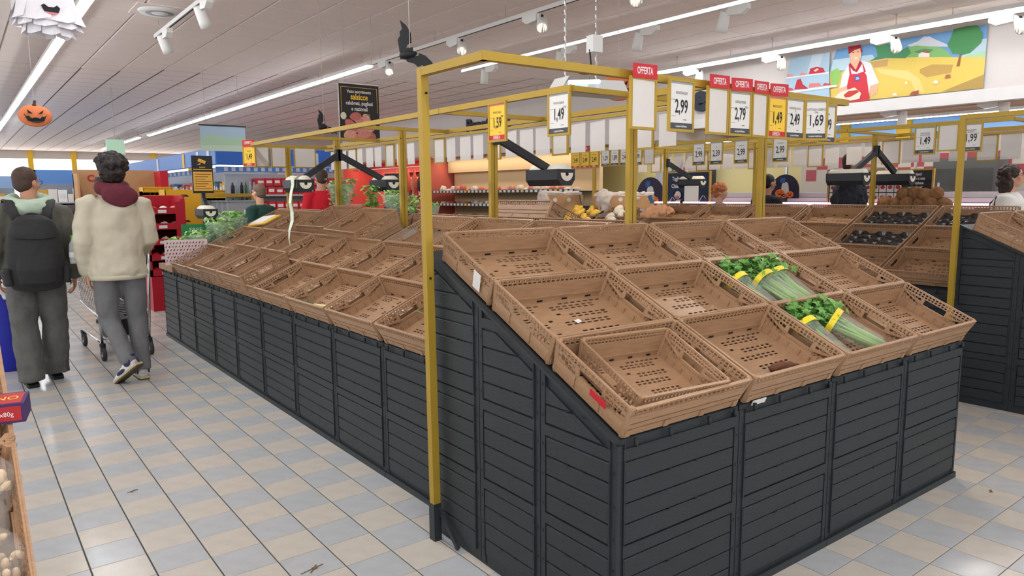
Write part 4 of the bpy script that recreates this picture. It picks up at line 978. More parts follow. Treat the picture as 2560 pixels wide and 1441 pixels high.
def basket_stack(label, x, y, n, m, w_=.42, d_=.32, z0=.0, pitch=.05, grp='stacked shopping baskets'):
    for k in range(n):
        z = z0+k*pitch
        b = MB(); b.box(-w_/2, -d_/2, .0, w_/2, d_/2, .01)
        for (x0, y0, x1, y1) in ((-w_/2, -d_/2, w_/2, -d_/2+.008), (-w_/2, d_/2-.008, w_/2, d_/2), (-w_/2, -d_/2, -w_/2+.008, d_/2), (w_/2-.008, -d_/2, w_/2, d_/2)): b.box(x0, y0, .01, x1, y1, .22)
        b.box(-w_/2-.012, -d_/2-.012, .205, w_/2+.012, -d_/2, .225); b.box(-w_/2-.012, d_/2, .205, w_/2+.012, d_/2+.012, .225)
        for i in range(5): b.box(-w_*.3+i*w_*.15, -d_/2-.002, .06, -w_*.3+i*w_*.15+.02, -d_/2, .16, 1)
        tag(b.obj('shopping_basket', [m, M_CHAR], None, False, T(x, y, z)), label+', %s from the bottom' % ORD[k], 'basket', grp)
b = MB(); b.box(-.6, -.2, 0, .2, .2, .5); tag(b.obj('basket_trolley', M_CHAR, None, False, T(2.62, 11.3, 0)), 'dark low trolley under the yellow carriers', 'trolley')
b = MB(); b.box(2.2, 11.72, 0, 2.64, 12.1, .978); b.box(2.85, 11.7, 0, 3.4, 12.1, .748); tag(b.obj('basket_plinth', M_CHAR), 'dark base under the nested yellow baskets', 'base')
def ybox(x, y, z, w_, d_, h_, label, m, grp):
    t = thing('yellow_carrier', label, 'carrier', (x, y, z), grp)
    b = MB(); b.box(-w_/2, -d_/2, 0, w_/2, d_/2, .01); 
    for (x0, y0, x1, y1) in ((-w_/2, -d_/2, w_/2, -d_/2+.01), (-w_/2, d_/2-.01, w_/2, d_/2), (-w_/2, -d_/2, -w_/2+.01, d_/2), (w_/2-.01, -d_/2, w_/2, d_/2)): b.box(x0, y0, .01, x1, y1, h_)
    b.obj('shell', m, t)
    b = MB(); b.prism([(-.07, -d_/2-.003, h_*.72), (.07, -d_/2-.003, h_*.72), (.04, -d_/2-.003, h_*.8), (-.04, -d_/2-.003, h_*.8)], (0, .004, 0)); b.obj('handle_slot', M_CHAR, t)
for k in range(3): ybox(2.62+k*.0, 11.3, .5+k*.0+[0, .36, .72][k], .5, .4, .36, 'large yellow carrier in the tall yellow stack, %s' % ('lowest', 'middle', 'topmost')[k], M_YBASK, 'yellow carriers in the tall stack')
basket_stack('yellow basket in the long nested row behind the red display', 2.42, 11.9, 8, M_YBASK, .4, .3, .98, .06, 'nested yellow baskets behind the red display')
basket_stack('yellow shopping basket in the stack right of the camera notice', 3.12, 11.9, 12, M_YBASK, .5, .34, .75, .055, 'yellow baskets right of the camera notice')
t = thing('metal_rack', 'olive yellow metal frame around the basket stacks', 'frame', (3.1, 11.1, 0))
b = MB(); b.box(.47, -.03, 0, .53, .03, 1.5); b.box(-.2, -.02, 1.47, .53, .02, 1.52); b.obj('frame', M_YEL, t)
for k in range(6):
    b = MB(); b.box(-.2, -.16, 0, .2, .16, .25); b.box(-.212, -.172, .23, .212, .172, .25); 
    if k == 0: b.box(.02, -.165, .05, .14, -.16, .11, 1)
    tag(b.obj('grey_bin', [M_GBASK, M_PAPER], None, False, T(3.33-k*.045, 10.95+k*.09, 1.17)), 'nested grey plastic bin, %s behind the labelled front one' % ORD[k-1] if k else 'front grey plastic bin with a white label, nested row beside the yellow baskets', 'bin', 'nested grey bins')
b = MB(); b.box(-.28, -.2, 0, .28, .5, 1.165); tag(b.obj('bin_stand', M_CHAR, None, False, T(3.28, 10.95, 0)), 'dark stand carrying the grey plastic bins', 'stand')
# ------------------------------------------------------------ things hanging from the ceiling
def wire(t, x, y, z, M0z, r=.0025):
    b = MB(); b.cyl((x, y, z), (x, y, CH-M0z), r, 5); b.obj('hanging_wire', M_GRID, t)
M_BAT = mat('bat_black', (24, 24, 28), .65)
BATA = [(-.097, .194), (-.051, .155), (-.021, .102), (-.017, .036), (-.044, .025), (-.055, .002), (-.009, .006), (-.005, -.031), (-.101, -.025), (-.104, .002), (-.113, .056), (-.097, .086), (-.099, .113), (-.082, .132)]
BATB = [(-.097, -.025), (-.059, -.022), (-.005, -.031), (.006, -.056), (.029, -.052), (.033, -.033), (.079, -.052), (.118, -.09), (.145, -.133), (.102, -.121), (.072, -.133), (.056, -.117), (.026, -.129), (-.001, -.106), (-.047, -.094), (-.059, -.079), (-.097, -.075)]
def bat(P, s, label, rz, m):
    t = thing('paper_bat', label, 'decoration', T(*P) @ RZ(rz))
    for q, f in ((BATA, .10), (BATB, -.10)):
        b = MB(); b.prism([(x*s, f*(abs(y+.03))*s, y*s) for x, y in q], (0, .003, 0)); b.obj('wing', m, t)
    b = MB(); b.loft([((-.10*s, 0, -.05*s), .012*s), ((-.05*s, -.004, -.045*s), .028*s), ((.0, -.004, -.04*s), .02*s), ((.02*s, 0, -.035*s), .006*s)], 8); b.obj('body', m, t, True)
    wire(t, -.03*s, 0, 0, P[2])
bat((2.62, 4.513, 2.499), 1, 'large black paper bat hanging from the ceiling track', -.65, M_BAT)
bat((3.347, 7.73, 2.272), .82, 'small dark paper bat above the far canopy, left of the sausage poster', -.4, M_BAT)
M_GHOST = mat('ghost_paper', (236, 234, 240), .8)
t = thing('paper_ghost', 'white paper ghost with a smiling black mouth hanging top left', 'decoration', T(.502, 4.867, 2.395) @ RZ(.1))
b = MB(); n = 36
prof = [(.0, .62), (.07, .60), (.105, .54), (.115, .44), (.118, .34), (.13, .22), (.15, .12), (.165, .06)]
P = []
for (r, z) in prof:
    for j in range(n):
        a = 2*PI*j/n; P.append((r*math.cos(a), .55*r*math.sin(a), z))
b.add(P, [(i*n+j, i*n+(j+1) % n, (i+1)*n+(j+1) % n, (i+1)*n+j) for i in range(len(prof)-1) for j in range(n)]); b.obj('body', M_GHOST, t, True)
for L, (z1, z0, r1, r0, ph) in enumerate(((.20, .06, .125, .172, 0), (.16, .03, .118, .155, .25), (.12, -.01, .10, .12, .5))):
    b = MB()
    for k in range(8):
        a0 = 2*PI*(k+ph)/8; a1 = a0+2*PI/8*.98; am = (a0+a1)/2
        f = lambda a, r, z: (r*math.cos(a), .55*r*math.sin(a), z)
        b.add([f(a0, r1, z1), f(a1, r1, z1), f(a1, r0*1.02, z0+.012), f(am, r0*1.12, z0-.008), f(a0, r0*.97, z0)], [(0, 1, 2, 3, 4)])
    b.obj('skirt_layer', M_GHOST, t)
fy = -.0665
b = MB(); b.prism([(-.045, fy, .375), (-.03, fy, .385), (-.01, fy, .37), (.015, fy, .372), (.03, fy, .385), (.045, fy, .37), (.035, fy, .345), (-.03, fy, .345)], (0, -.004, 0)); b.obj('mouth', M_BLACK, t, M=T(0, -.015, -.245) @ Matrix.Diagonal((1, 1.1, 1, 1)))
b = MB(); b.prism([(-.03, fy, .345), (.035, fy, .345), (.015, fy, .333), (-.01, fy, .333)], (0, -.004, 0)); b.obj('tongue', mat('tongue', (220, 130, 140), .6), t, M=T(0, -.0155, -.245) @ Matrix.Diagonal((1, 1.1, 1, 1)))
for x in (-.045, .045):
    b = MB(); b.ball((x, -.07, .30), .014, .006, .022, 8, 5); b.obj('eye', M_BLACK, t, True)
wire(t, 0, 0, .61, 2.395)
def pumpkin(P, r, label, rz):
    t = thing('paper_pumpkin', label, 'decoration', T(*P) @ RZ(rz))
    b = MB(); n = 32; k_ = 10; P_ = [(0, 0, -.78*r)]
    for i in range(1, k_):
        ph = -PI/2+PI*i/k_
        for j in range(n):
            a = 2*PI*j/n; q = r*math.cos(ph)*(1+.05*math.cos(8*a)); P_.append((q*math.cos(a), .35*q*math.sin(a), .78*r*math.sin(ph)))
    P_.append((0, 0, .74*r)); L = len(P_)-1
    F = [(0, 1+(j+1) % n, 1+j) for j in range(n)]+[(1+i*n+j, 1+i*n+(j+1) % n, 1+(i+1)*n+(j+1) % n, 1+(i+1)*n+j) for i in range(k_-2) for j in range(n)]+[(L, 1+(k_-2)*n+j, 1+(k_-2)*n+(j+1) % n) for j in range(n)]
    b.add(P_, F); b.obj('body', mat('paper_orange', (230, 132, 84), .7), t, True)
    b = MB(); b.loft([((0, 0, .7*r), .2*r), ((0, 0, .8*r), .10*r), ((.06*r, 0, 1.08*r), .085*r)], 8); b.obj('stem', mat('stem_brown', (70, 44, 40), .7), t, True)
    y = -.372*r
    b = MB()
    for s in (-1, 1): b.prism([(s*.16*r, y, .12*r), (s*.5*r, y+.03*r, .40*r), (s*.42*r, y+.02*r, .14*r)], (0, -.01, 0))
    b.prism([(-.7*r, y+.09*r, .12*r), (-.55*r, y+.05*r, -.08*r), (-.4*r, y+.02*r, -.05*r), (-.25*r, y, -.22*r), (-.08*r, y, -.15*r), (.08*r, y, -.15*r), (.25*r, y, -.22*r), (.4*r, y+.02*r, -.05*r), (.55*r, y+.05*r, -.08*r), (.7*r, y+.09*r, .12*r), (.5*r, y+.04*r, -.38*r), (.2*r, y, -.5*r), (-.2*r, y, -.5*r), (-.5*r, y+.04*r, -.38*r)], (0, -.012, 0))
    b.obj('carved_face', M_BLACK, t); wire(t, 0, 0, .7*r, P[2])
pumpkin((.8, 9.7, 2.384), .155, 'orange paper pumpkin hanging over the left aisle', 0)
pumpkin((5.202, 5.075, 2.5), .16, 'orange paper pumpkin half hidden behind the near blank sign', -.5)
# sausage poster
t = thing('hanging_poster', 'black hanging poster for salsicce with a pile of sausages', 'poster', (4.13, 8.5, 2.15))
b = MB(); b.box(-.27, -.004, 0, .27, .004, .70); b.obj('panel', mat('poster_black', (46, 42, 44), .6), t)
b = MB(); b.box(-.28, -.003, 0, -.27, .003, .715); b.box(-.28, -.003, .70, .27, .003, .715); b.obj('white_edge', M_PAPER, t)
b = MB()
for (x0, z0, x1, z1) in ((-.245, .66, .245, .664), (-.245, .36, -.241, .66), (.241, .36, .245, .66)): b.box(x0, -.006, z0, x1, -.004, z1)
b.obj('gold_line', M_CARDY, t)
for (s, z, sz, mt_) in (('Vasto assortimento', .61, .052, M_PAPER), ('salsicce', .545, .098, M_CARDY), ('calabresi, pugliesi', .47, .066, M_PAPER), ('e nazionali', .40, .066, M_PAPER)):
    text(s, mt_, t, frame_face(0, z, -.0055), sz, .80, bold=.025)
M_SG = [mat('sausage_%d' % k, c, .6, .18, 40) for k, c in enumerate([(214, 140, 126), (196, 112, 100), (226, 160, 144)])]
b = MB()
for n, (x, z, L, w_, a) in enumerate([(-.02, .02, .22, .06, .1), (.12, .06, .2, .06, -.3), (-.14, .07, .18, .06, .4), (.02, .13, .22, .06, -.25), (-.12, .18, .2, .055, -.6), (.14, .16, .17, .055, .5), (.0, .24, .2, .055, -.5), (-.06, .29, .16, .05, .2), (.09, .26, .15, .05, -1.0), (.05, .07, .2, .05, .2)]):
    b.prism([(x+L/2*math.cos(k*PI/7)*math.cos(a)-w_*math.sin(k*PI/7)*math.sin(a), -.0046-.0006*n, z+.02+L/2*math.cos(k*PI/7)*math.sin(a)+w_*math.sin(k*PI/7)*math.cos(a)) for k in range(14)], (0, -.0006, 0), n % 3)
b.obj('sausage_picture', M_SG, t)
b = MB(); b.prism([(.1+.07*math.cos(k)*(.6+.4*(k % 2)), -.0048, .32+.03*math.sin(k)) for k in range(6)], (0, -.0006, 0)); b.obj('herb_picture', mat('herb', (110, 130, 80), .7), t)
b = MB(); b.prism([(-.22+.04*math.cos(k*PI/5), -.0048, .31+.045*math.sin(k*PI/5)) for k in range(10)], (0, -.0006, 0)); b.obj('garlic_picture', mat('garlic', (226, 222, 196), .7), t)
for x in (-.19, .19): wire(t, x, 0, .7, 2.15)
# landscape banner in the distance
t = thing('hanging_banner', 'pale landscape banner hanging above the blue aisle block', 'banner', (4.05, 14, 2.3))
b = MB(); b.box(-.4, -.004, 0, .4, .004, .45); b.box(-.4, -.005, .2, .4, -.004, .45, 1); b.prism([(-.4, -.006, .1), (.4, -.006, .12), (.4, -.006, .26), (.1, -.006, .24), (-.2, -.006, .3), (-.4, -.006, .22)], (0, .001, 0), 2)
b.obj('print', [mat('ban_green', (186, 206, 186), .7), mat('ban_blue', (164, 188, 206), .7), mat('ban_hill', (166, 196, 168), .7)], t)
b = MB(); b.box(-.42, -.012, .45, .42, .012, .475); b.obj('rail', M_CHAR, t); wire(t, -.3, 0, .46, 2.3); wire(t, .3, 0, .46, 2.3)
# insect trap with cables
t = thing('insect_trap', 'white hanging insect trap with a bluish tube and coiled cables', 'lamp', T(3.8, 4.0, 2.22) @ RZ(-.1))
b = MB(); b.prism([(-.32, -.09, .0), (-.32, .09, .0), (-.25, .09, .10), (-.25, -.09, .10)], (.0, 0, .001)); b.box(-.31, -.09, -.01, .30, .09, .012)
b.prism([(-.28, -.1, .01), (-.1, -.1, .01), (-.08, -.1, .08), (-.26, -.1, .06)], (0, .2, 0)); b.prism([(-.02, -.1, .012), (.30, -.1, .012), (.24, -.1, .10), (.02, -.1, .09)], (0, .2, 0)); b.obj('housing', M_WHITE, t)
b = MB(); b.cyl((-.27, -.115, .05), (.0, -.115, .075), .016, 10); b.obj('tube', mat('uv_tube', (170, 220, 255), .5, emit=2.5), t, True)
b = MB(); b.box(.0, -.04, .30, .09, .04, .42); b.obj('socket_box', M_WHITE, t)
b = MB()
for (cx, rr) in ((-.05, .07), (.18, .075)):
    for q in range(3):
        for k in range(12):
            a0, a1 = 2*PI*k/12, 2*PI*(k+1)/12
            b.bar((cx+rr*math.cos(a0), .02*q, .16+.02*math.sin(a0)+.008*q), (cx+rr*math.cos(a1), .02*q, .16+.02*math.sin(a1)+.008*q), .008, .008)
b.bar((.02, 0, .17), (.0, 0, .32), .008, .008); b.obj('cable', M_BLACK, t)
for x in (-.22, .06):
    b = MB(); z = .06
    while z < CH-2.22: b.bar((x, 0, z), (x+(.004 if int(z*100/3) % 2 else -.004), 0, z+.032), .008, .008); z += .03
    b.obj('chain', M_CHROME, t)
# ceiling diffuser
t = thing('air_diffuser', 'round slotted air diffuser in the ceiling, top left', 'vent', (2.16, 9.73, CH))
b = MB(); b.box(-.29, -.29, -.008, .29, .29, 0); b.obj('plate', M_CEIL, t)
for k, r in enumerate((.24, .17, .10)):
    b = MB(); b.loft([((0, 0, -.008), r), ((0, 0, -.035), r*.93), ((0, 0, -.03), r*.80)], 24, cap=False); b.obj('ring', M_GREYP if k % 2 else M_WHITE, t, True)
b = MB(); b.cyl((0, 0, -.0085), (0, 0, -.009), .2, 24); b.obj('dark_core', M_CHAR, t)
t = thing('smoke_disc', 'small flat ceiling disc right of the middle track', 'vent', (8.1, 3.9, CH))
b = MB(); b.loft([((0, 0, 0), .10), ((0, 0, -.02), .09), ((0, 0, -.03), .05)], 18); b.obj('disc', M_WHITE, t, True)

# recess behind the counter: strips and small spotlights under the soffit
for k, (ya, yb) in enumerate(((2.5, 6.6), (7.9, 8.9))):
    t = thing('linear_ceiling_light', 'white strip light under the soffit behind the counter, %s one' % ('right' if k == 0 else 'left'), 'light', (11.25, ya, 2.40 if k else 2.54))
    b = MB(); b.box(-.03, 0, .0, .03, yb-ya, .04); b.obj('housing', M_WHITE, t)
    b = MB(); b.box(-.025, .01, -.01, .025, yb-ya-.01, 0); b.obj('diffuser', M_LED, t)
    for y in (.2, yb-ya-.2):
        b = MB(); b.cyl((0, y, .03), (0, y, 2.66-(2.40 if k else 2.54)), .005, 5); b.obj('hanger', M_GRID, t)
t = thing('linear_ceiling_light', 'strip light inside the recess right of the meat fridge', 'light', (11.2, 9.3, 2.44)); b = MB(); b.box(-.03, 0, .0, .03, 1.7, .06); b.obj('housing', M_WHITE, t)
b = MB(); b.box(-.025, .01, -.01, .025, 1.69, 0); b.obj('diffuser', M_LED, t)
for k, y in enumerate((5.15, 3.86)):
    spot('track_spotlight', 'white spotlight under the soffit below the mural, %s one' % ('left', 'right')[k], (11.0, y, 2.66), (.05, .05, -1), False, group='spotlights under the soffit')
# ------------------------------------------------------------ organic helper: union of lofts by voxel remesh
def organic(mb, voxel=.012, smooth=4, disp=0, dscale=.12, dtype='CLOUDS', name='organic', keep=1.0):
    me = mb.mesh(name, [M_WHITE]); o = bpy.data.objects.new(name, me); COL.objects.link(o)
    m = o.modifiers.new('r', 'REMESH'); m.mode = 'VOXEL'; m.voxel_size = voxel
    if smooth: s = o.modifiers.new('s', 'SMOOTH'); s.factor = .5; s.iterations = smooth
    if disp:
        tx = bpy.data.textures.new('fold', dtype); tx.noise_scale = dscale
        if dtype == 'CLOUDS': tx.noise_depth = 2
        d = o.modifiers.new('d', 'DISPLACE'); d.texture = tx; d.strength = disp; d.mid_level = .5; d.texture_coords = 'LOCAL'
        s = o.modifiers.new('s2', 'SMOOTH'); s.factor = .4; s.iterations = 1
    dg = bpy.context.evaluated_depsgraph_get(); r = bpy.data.meshes.new_from_object(o.evaluated_get(dg)); r.name = name
    bpy.data.objects.remove(o); r.materials.clear(); r.polygons.foreach_set('use_smooth', [True]*len(r.polygons)); return r
def part(me, name, m, parent, M=None):
    me.materials.clear(); me.materials.append(m); return link(name, me, parent, M)
def chain(b, pts, n=12, M=None):
    b.loft([(p[:3], p[3], p[4] if len(p) > 4 else p[3]) for p in pts], n, M=M)
    b.ball(pts[0][:3], pts[0][3]*.98, n=10, k=6, M=M); b.ball(pts[-1][:3], pts[-1][3]*.98, n=10, k=6, M=M)
def hand(b, wrist, direction, palm_n, s=1.0, curl=.5, side=1):
    """palm, four unequal fingers and a thumb from the side of the palm"""
    d = Vector(direction).normalized(); nrm = Vector(palm_n); nrm = (nrm-d*nrm.dot(d)).normalized(); x = d.cross(nrm)*side; w0 = Vector(wrist)
    P = lambda a, c, e: w0+d*(a*s)+x*(c*s)+nrm*(e*s)
    b.loft([(P(-.02, 0, 0), .026*s, .021*s), (P(.03, 0, 0), .036*s, .017*s), (P(.075, .002, 0), .042*s, .015*s), (P(.095, .002, 0), .038*s, .012*s)], 12, ref=tuple(x))
    for k, (c, L) in enumerate(((-.031, .066), (-.011, .078), (.011, .084), (.031, .074))):
        a = .09; e = 0; ang = .15; pts = [(P(a-.015, c, 0), .0095*s)]
        for q in range(3):
            ang += curl*(.45+.1*k*.5); a += L/3*math.cos(ang); e += L/3*math.sin(ang); pts.append((P(a, c*1.06, e), (.0088-.0008*q)*s))
        b.loft(pts, 8); b.ball(pts[-1][0], pts[-1][1], n=8, k=5)
    pts = [(P(.02, .028, .004), .012*s), (P(.05, .052, .014), .0105*s), (P(.078, .058, .026), .0095*s), (P(.098, .054, .036), .008*s)]
    b.loft(pts, 8); b.ball(pts[-1][0], pts[-1][1], n=8, k=5)
def head(b, c, yaw, s=1.0, tilt=0):
    M = T(*c) @ RZ(yaw) @ RX(tilt) @ Matrix.Scale(s, 4)
    b.ball((0, -.012, .03), .077, .096, .088, 16, 10, M=M); b.ball((0, .012, -.03), .064, .078, .085, 14, 9, M=M); b.ball((0, .045, -.085), .034, .036, .028, 10, 6, M=M)
    b.loft([((0, .078, .018), .010, .009), ((0, .100, -.020), .015, .013), ((0, .094, -.034), .017, .011)], 8, M=M)
    b.ball((0, .083, -.058), .024, .012, .007, 8, 5, M=M); b.ball((0, .080, -.068), .021, .012, .008, 8, 5, M=M)
    for e in (-1, 1):
        b.ball((e*.078, -.005, -.012), .010, .020, .032, 8, 6, M=M); b.ball((e*.03, .078, .025), .026, .014, .008, 8, 5, M=M); b.ball((e*.045, .06, -.025), .024, .024, .022, 8, 5, M=M)
    return M
M_SKIN = mat('skin', (214, 164, 138), .55, .05, 20); M_SKIN2 = mat('skin_tan', (190, 138, 112), .55, .05, 20)
M_EYE = mat('eye_dark', (34, 26, 24), .3); M_LIP = mat('lip', (176, 96, 92), .5)
def face(t, M, brow):
    for e in (-1, 1):
        b = MB(); b.ball((e*.031, .079, .006), .013, .008, .008, 10, 6); b.obj('eye', M_WHITE, t, True, M)
        b = MB(); b.ball((e*.031, .086, .006), .006, .003, .006, 8, 5); b.obj('iris', M_EYE, t, True, M)
        b = MB(); b.bar((e*.014, .094, .026), (e*.047, .080, .028), .006, .006); b.obj('eyebrow', brow, t, False, M)
    b = MB(); b.ball((0, .094, -.063), .020, .004, .003, 10, 5); b.obj('mouth', M_LIP, t, True, M)
def glasses(t, M, m):
    b = MB()
    for e in (-1, 1):
        for k in range(14):
            a0, a1 = 2*PI*k/14, 2*PI*(k+1)/14; b.bar((e*.033+.023*math.cos(a0), .101, .004+.019*math.sin(a0)), (e*.033+.023*math.cos(a1), .101, .004+.019*math.sin(a1)), .003, .003)
        b.bar((e*.056, .100, .008), (e*.082, .0, .004), .003, .003)
    b.bar((-.012, .103, .008), (.012, .103, .008), .003, .003); b.obj('glasses', m, t, False, M)
def footm(f, r):
    c, s_ = math.cos(r[0]), math.sin(r[0])
    return T(f[0], f[1], 0) @ RZ(r[1]) @ T(0, .21*c-.11*s_-.2, 0) @ T(0, .2, 0) @ RX(-r[0]) @ T(0, -.2, 0)
def person(label, x, y, rz, H, sk, outfit, legs=None, arms=None, head_yaw=0, head_tilt=0, vox=.010, lean=0, bust=False, wide=1.0):
    """a standing figure facing local +y; body is one mesh, clothes and hair are its children"""
    s = H/1.78; t = thing('person', label, 'person', T(x, y, 0) @ RZ(rz)); S = Matrix.Scale(s, 4)
    legs = legs or {-1: [(-.095, 0, .90, .085), (-.10, .02, .50, .055), (-.105, -.02, .10, .038)], 1: [(.095, 0, .90, .085), (.10, .02, .50, .055), (.105, -.02, .10, .038)]}
    arms = arms or {-1: [(-.185, -.01, 1.42, .05), (-.245, -.03, 1.15, .042), (-.235, .06, .90, .029)], 1: [(.185, -.01, 1.42, .05), (.245, -.03, 1.15, .042), (.235, .06, .90, .029)]}
    L = lambda z: lean*max(0, z-.95)
    b = MB(); Q = lambda p: (p[0], p[1]+L(p[2]), p[2])
    tor = [(.88, .14, .10), (.97, .165, .115), (1.08, .14, .10), (1.25, .16, .115), (1.38, .17, .11), (1.45, .12, .085)]
    b.loft([((0, L(z), z), rx, ry) for z, rx, ry in tor], 18, ref=(1, 0, 0)); b.ball((0, 0, .91), .15, .11, .09, 14, 8)
    hc = (0, .02+L(1.66), 1.665)
    b.loft([((0, -.012+L(1.42), 1.42), .075, .06), ((0, -.005+L(1.5), 1.50), .056, .056), ((0, .005+L(1.6), 1.60), .056, .058)], 12, ref=(1, 0, 0))
    HM = head(b, hc, head_yaw, 1, head_tilt)
    for k in (-1, 1):
        chain(b, legs[k]); FM = footm(legs[k][-1], outfit.get('foot', {}).get(k, (0, 0))); b.loft([((0, -.03, .07), .034, .032), ((0, .05, .05), .036, .03), ((0, .17, .03), .034, .016)], 10, M=FM)
        A = [(*Q(p), p[3]) for p in arms[k]]; chain(b, A)
        w0, w1 = Vector(A[-2][:3]), Vector(A[-1][:3]); dr = outfit.get('hand_dir', {}).get(k, (w1-w0)); hand(b, A[-1][:3], dr, outfit.get('palm', {}).get(k, (-k, .2, 0)), 1, .5, k)
    body = part(organic(b, vox, 3, name='body'), 'body', sk, t, S)
    if outfit.get('face'): face(t, S @ HM, outfit['hair'])
    if outfit.get('glasses'): glasses(t, S @ HM, M_EYE)
    # trousers
    tr = outfit['trousers']; wl = outfit.get('leg_w', 1.25)
    b = MB(); b.loft([((0, 0, .84), .155, .12), ((0, 0, .93), .175, .13), ((0, 0, .99), .150, .105)], 18, ref=(1, 0, 0))
    for k in (-1, 1):
        p = legs[k]; a, kn, an = p
        flare = outfit.get('flare', 1.0)
        m1 = [(a[i]+kn[i])/2 for i in range(3)]; m2 = [(kn[i]+an[i])/2 for i in range(3)]
        b.loft([((a[0]*.95, a[1], a[2]+.03), .078*wl, .09*wl), (m1, .075*wl), (kn[:3], .064*wl), (m2, .060*wl*flare), ((an[0], an[1], an[2]-.01), .056*wl*flare), ((an[0], an[1], an[2]-.045 if outfit.get('long') else an[2]-.02), .058*wl*flare)], 14)
    part(organic(b, .012, 3, .022, .10, name='trousers'), 'trousers', tr, t, S)
    # jacket or jumper
    hem = outfit.get('hem', .88); jw = outfit.get('bulk', 1.1)*wide
    b = MB(); J = [(hem, outfit.get('hemw', .165), .135), (hem+.05, max(.185, outfit.get('hemw', 0)), .148), (1.05, .18, .14), (1.25, .19, .145), (1.38, .19, .135), (1.455, .14, .105), (1.50, .075, .07)]
    b.loft([((0, L(z), z), rx*jw, ry*jw) for z, rx, ry in J], 20, ref=(1, 0, 0))
    for k in (-1, 1):
        A = [(*Q(p), p[3]) for p in arms[k]]; sh, el, wr = A; sl = outfit.get('sleeve', 1.0)
        if outfit.get('short'): chain(b, [(sh[0]*.85, sh[1], sh[2]-.01, .075*jw), (sh[0]*.55+el[0]*.45, sh[1]*.55+el[1]*.45, sh[2]*.55+el[2]*.45, .068*jw)])
        else:
            m1 = [(sh[i]+el[i])/2 for i in range(3)]; m2 = [(el[i]+wr[i])/2 for i in range(3)]
            b.loft([((sh[0]*.72, sh[1], sh[2]+.0), .075*jw), (sh[:3], .078*jw), (m1, .074*jw*sl), (el[:3], .066*jw*sl), (m2, .062*jw*sl), ([wr[i]*.96+el[i]*.04 for i in range(3)], .048*jw), ([wr[i] for i in range(3)], .044*jw)], 14)
    part(organic(b, .012, 3, outfit.get('fold', .03), outfit.get('fscale', .16), name='jacket'), outfit.get('jname', 'jacket'), outfit['jacket'], t, S)
    # hair
    b = MB(); hs = outfit.get('hair_style', 'short'); hv = .009
    if hs == 'short':
        b.ball((0, -.020, .040), .083, .098, .090, 16, 10, M=HM); b.ball((0, -.045, -.005), .076, .066, .08, 14, 8, M=HM)
        me = organic(b, hv, 2, .008, .02, name='hair')
    elif hs == 'curly':
        rnd = random.Random(3); b.ball((0, -.025, .05), .10, .11, .10, 14, 9, M=HM); b.ball((0, -.055, -.01), .095, .075, .085, 12, 8, M=HM)
        for k in range(70):
            a, p = rnd.uniform(0, 2*PI), rnd.uniform(-.5, 1.4); q = (math.cos(a)*math.cos(p)*.105, -.03+math.sin(a)*math.cos(p)*.112, .04+math.sin(p)*.105)
            if q[1] > .05 and q[2] < .05: continue
            b.ball(q, rnd.uniform(.018, .032), n=8, k=5, M=HM)
        me = organic(b, hv, 1, .02, .018, name='hair')
    elif hs == 'long':
        b.ball((0, -.020, .040), .088, .102, .092, 16, 10, M=HM); b.loft([((0, -.04, .03), .09, .07), ((0, -.06, -.1), .10, .06), ((0, -.07, -.26), .11, .05), ((0, -.06, -.36), .09, .035)], 16, M=HM, ref=(1, 0, 0))
        me = organic(b, hv, 2, .016, .03, name='hair')
    else:  # bushy bob
        rnd = random.Random(5); b.ball((0, -.03, .04), .105, .11, .10, 14, 9, M=HM); b.ball((0, -.06, -.06), .115, .085, .10, 12, 8, M=HM); b.ball((0, -.065, -.13), .105, .07, .06, 12, 8, M=HM)
        for e in (-1, 1): b.ball((e*.085, -.045, -.05), .032, .05, .105, 10, 8, M=HM)
        for k in range(60):
            a, p = rnd.uniform(PI*.95, PI*2.05), rnd.uniform(-1, 1.3); b.ball((math.cos(a)*math.cos(p)*.115, -.03+math.sin(a)*math.cos(p)*.115, -.02+math.sin(p)*.14), rnd.uniform(.015, .03), n=7, k=5, M=HM)
        me = organic(b, hv, 1, .02, .02, name='hair')
    part(me, 'hair', outfit['hair'], t, S)
    # shoes
    for k in (-1, 1):
        if bust: continue
        M = S @ footm(legs[k][-1], outfit.get('foot', {}).get(k, (0, 0)))
        b = MB(); b.loft([((0, -.035, .055), .038, .05), ((0, .03, .055), .042, .052), ((0, .10, .045), .045, .038), ((0, .17, .034), .044, .026), ((0, .225, .028), .030, .018)], 14, ref=(1, 0, 0)); b.loft([((0, .0, .05), .044, .05), ((0, -.005, .115), .042, .05)], 12, ref=(1, 0, 0))
        u = part(organic(b, .007, 3, name='shoe'), 'shoe', outfit['shoe'], t, M)
        b = MB(); P = [(-.034, -.075), (-.044, -.03), (-.042, .05), (-.050, .13), (-.042, .20), (-.018, .24), (.018, .24), (.042, .20), (.050, .13), (.042, .05), (.044, -.03), (.034, -.075)]
        b.prism([(c, yy, .0) for c, yy in P], (0, 0, .012)); b.prism([(c*.98, yy*.98, .012) for c, yy in P], (0, 0, .016), 1); b.obj('sole', outfit.get('sole', [M_BLACK, M_BLACK]), u)
        if outfit.get('trainer'):
            for e in (-1, 1):
                b = MB(); b.ball((e*.043, -.01, .07), .006, .04, .028, 10, 6); b.obj('heel_patch', outfit['trainer'][0], u, True)
                b = MB(); b.ball((e*.044, .09, .045), .007, .05, .016, 10, 6); b.obj('side_patch', outfit['trainer'][1], u, True)
            b = MB(); b.loft([((0, -.008, .108), .047, .054), ((0, -.012, .128), .047, .054)], 14, ref=(1, 0, 0)); b.obj('collar', outfit['trainer'][0], u, True)
            b = MB()
            for q in range(4): b.bar((-.025, .06+q*.022, .095-q*.009), (.025, .06+q*.022, .095-q*.009), .006, .004)
            b.obj('laces', M_BLACK, u)
    return t, S, HM
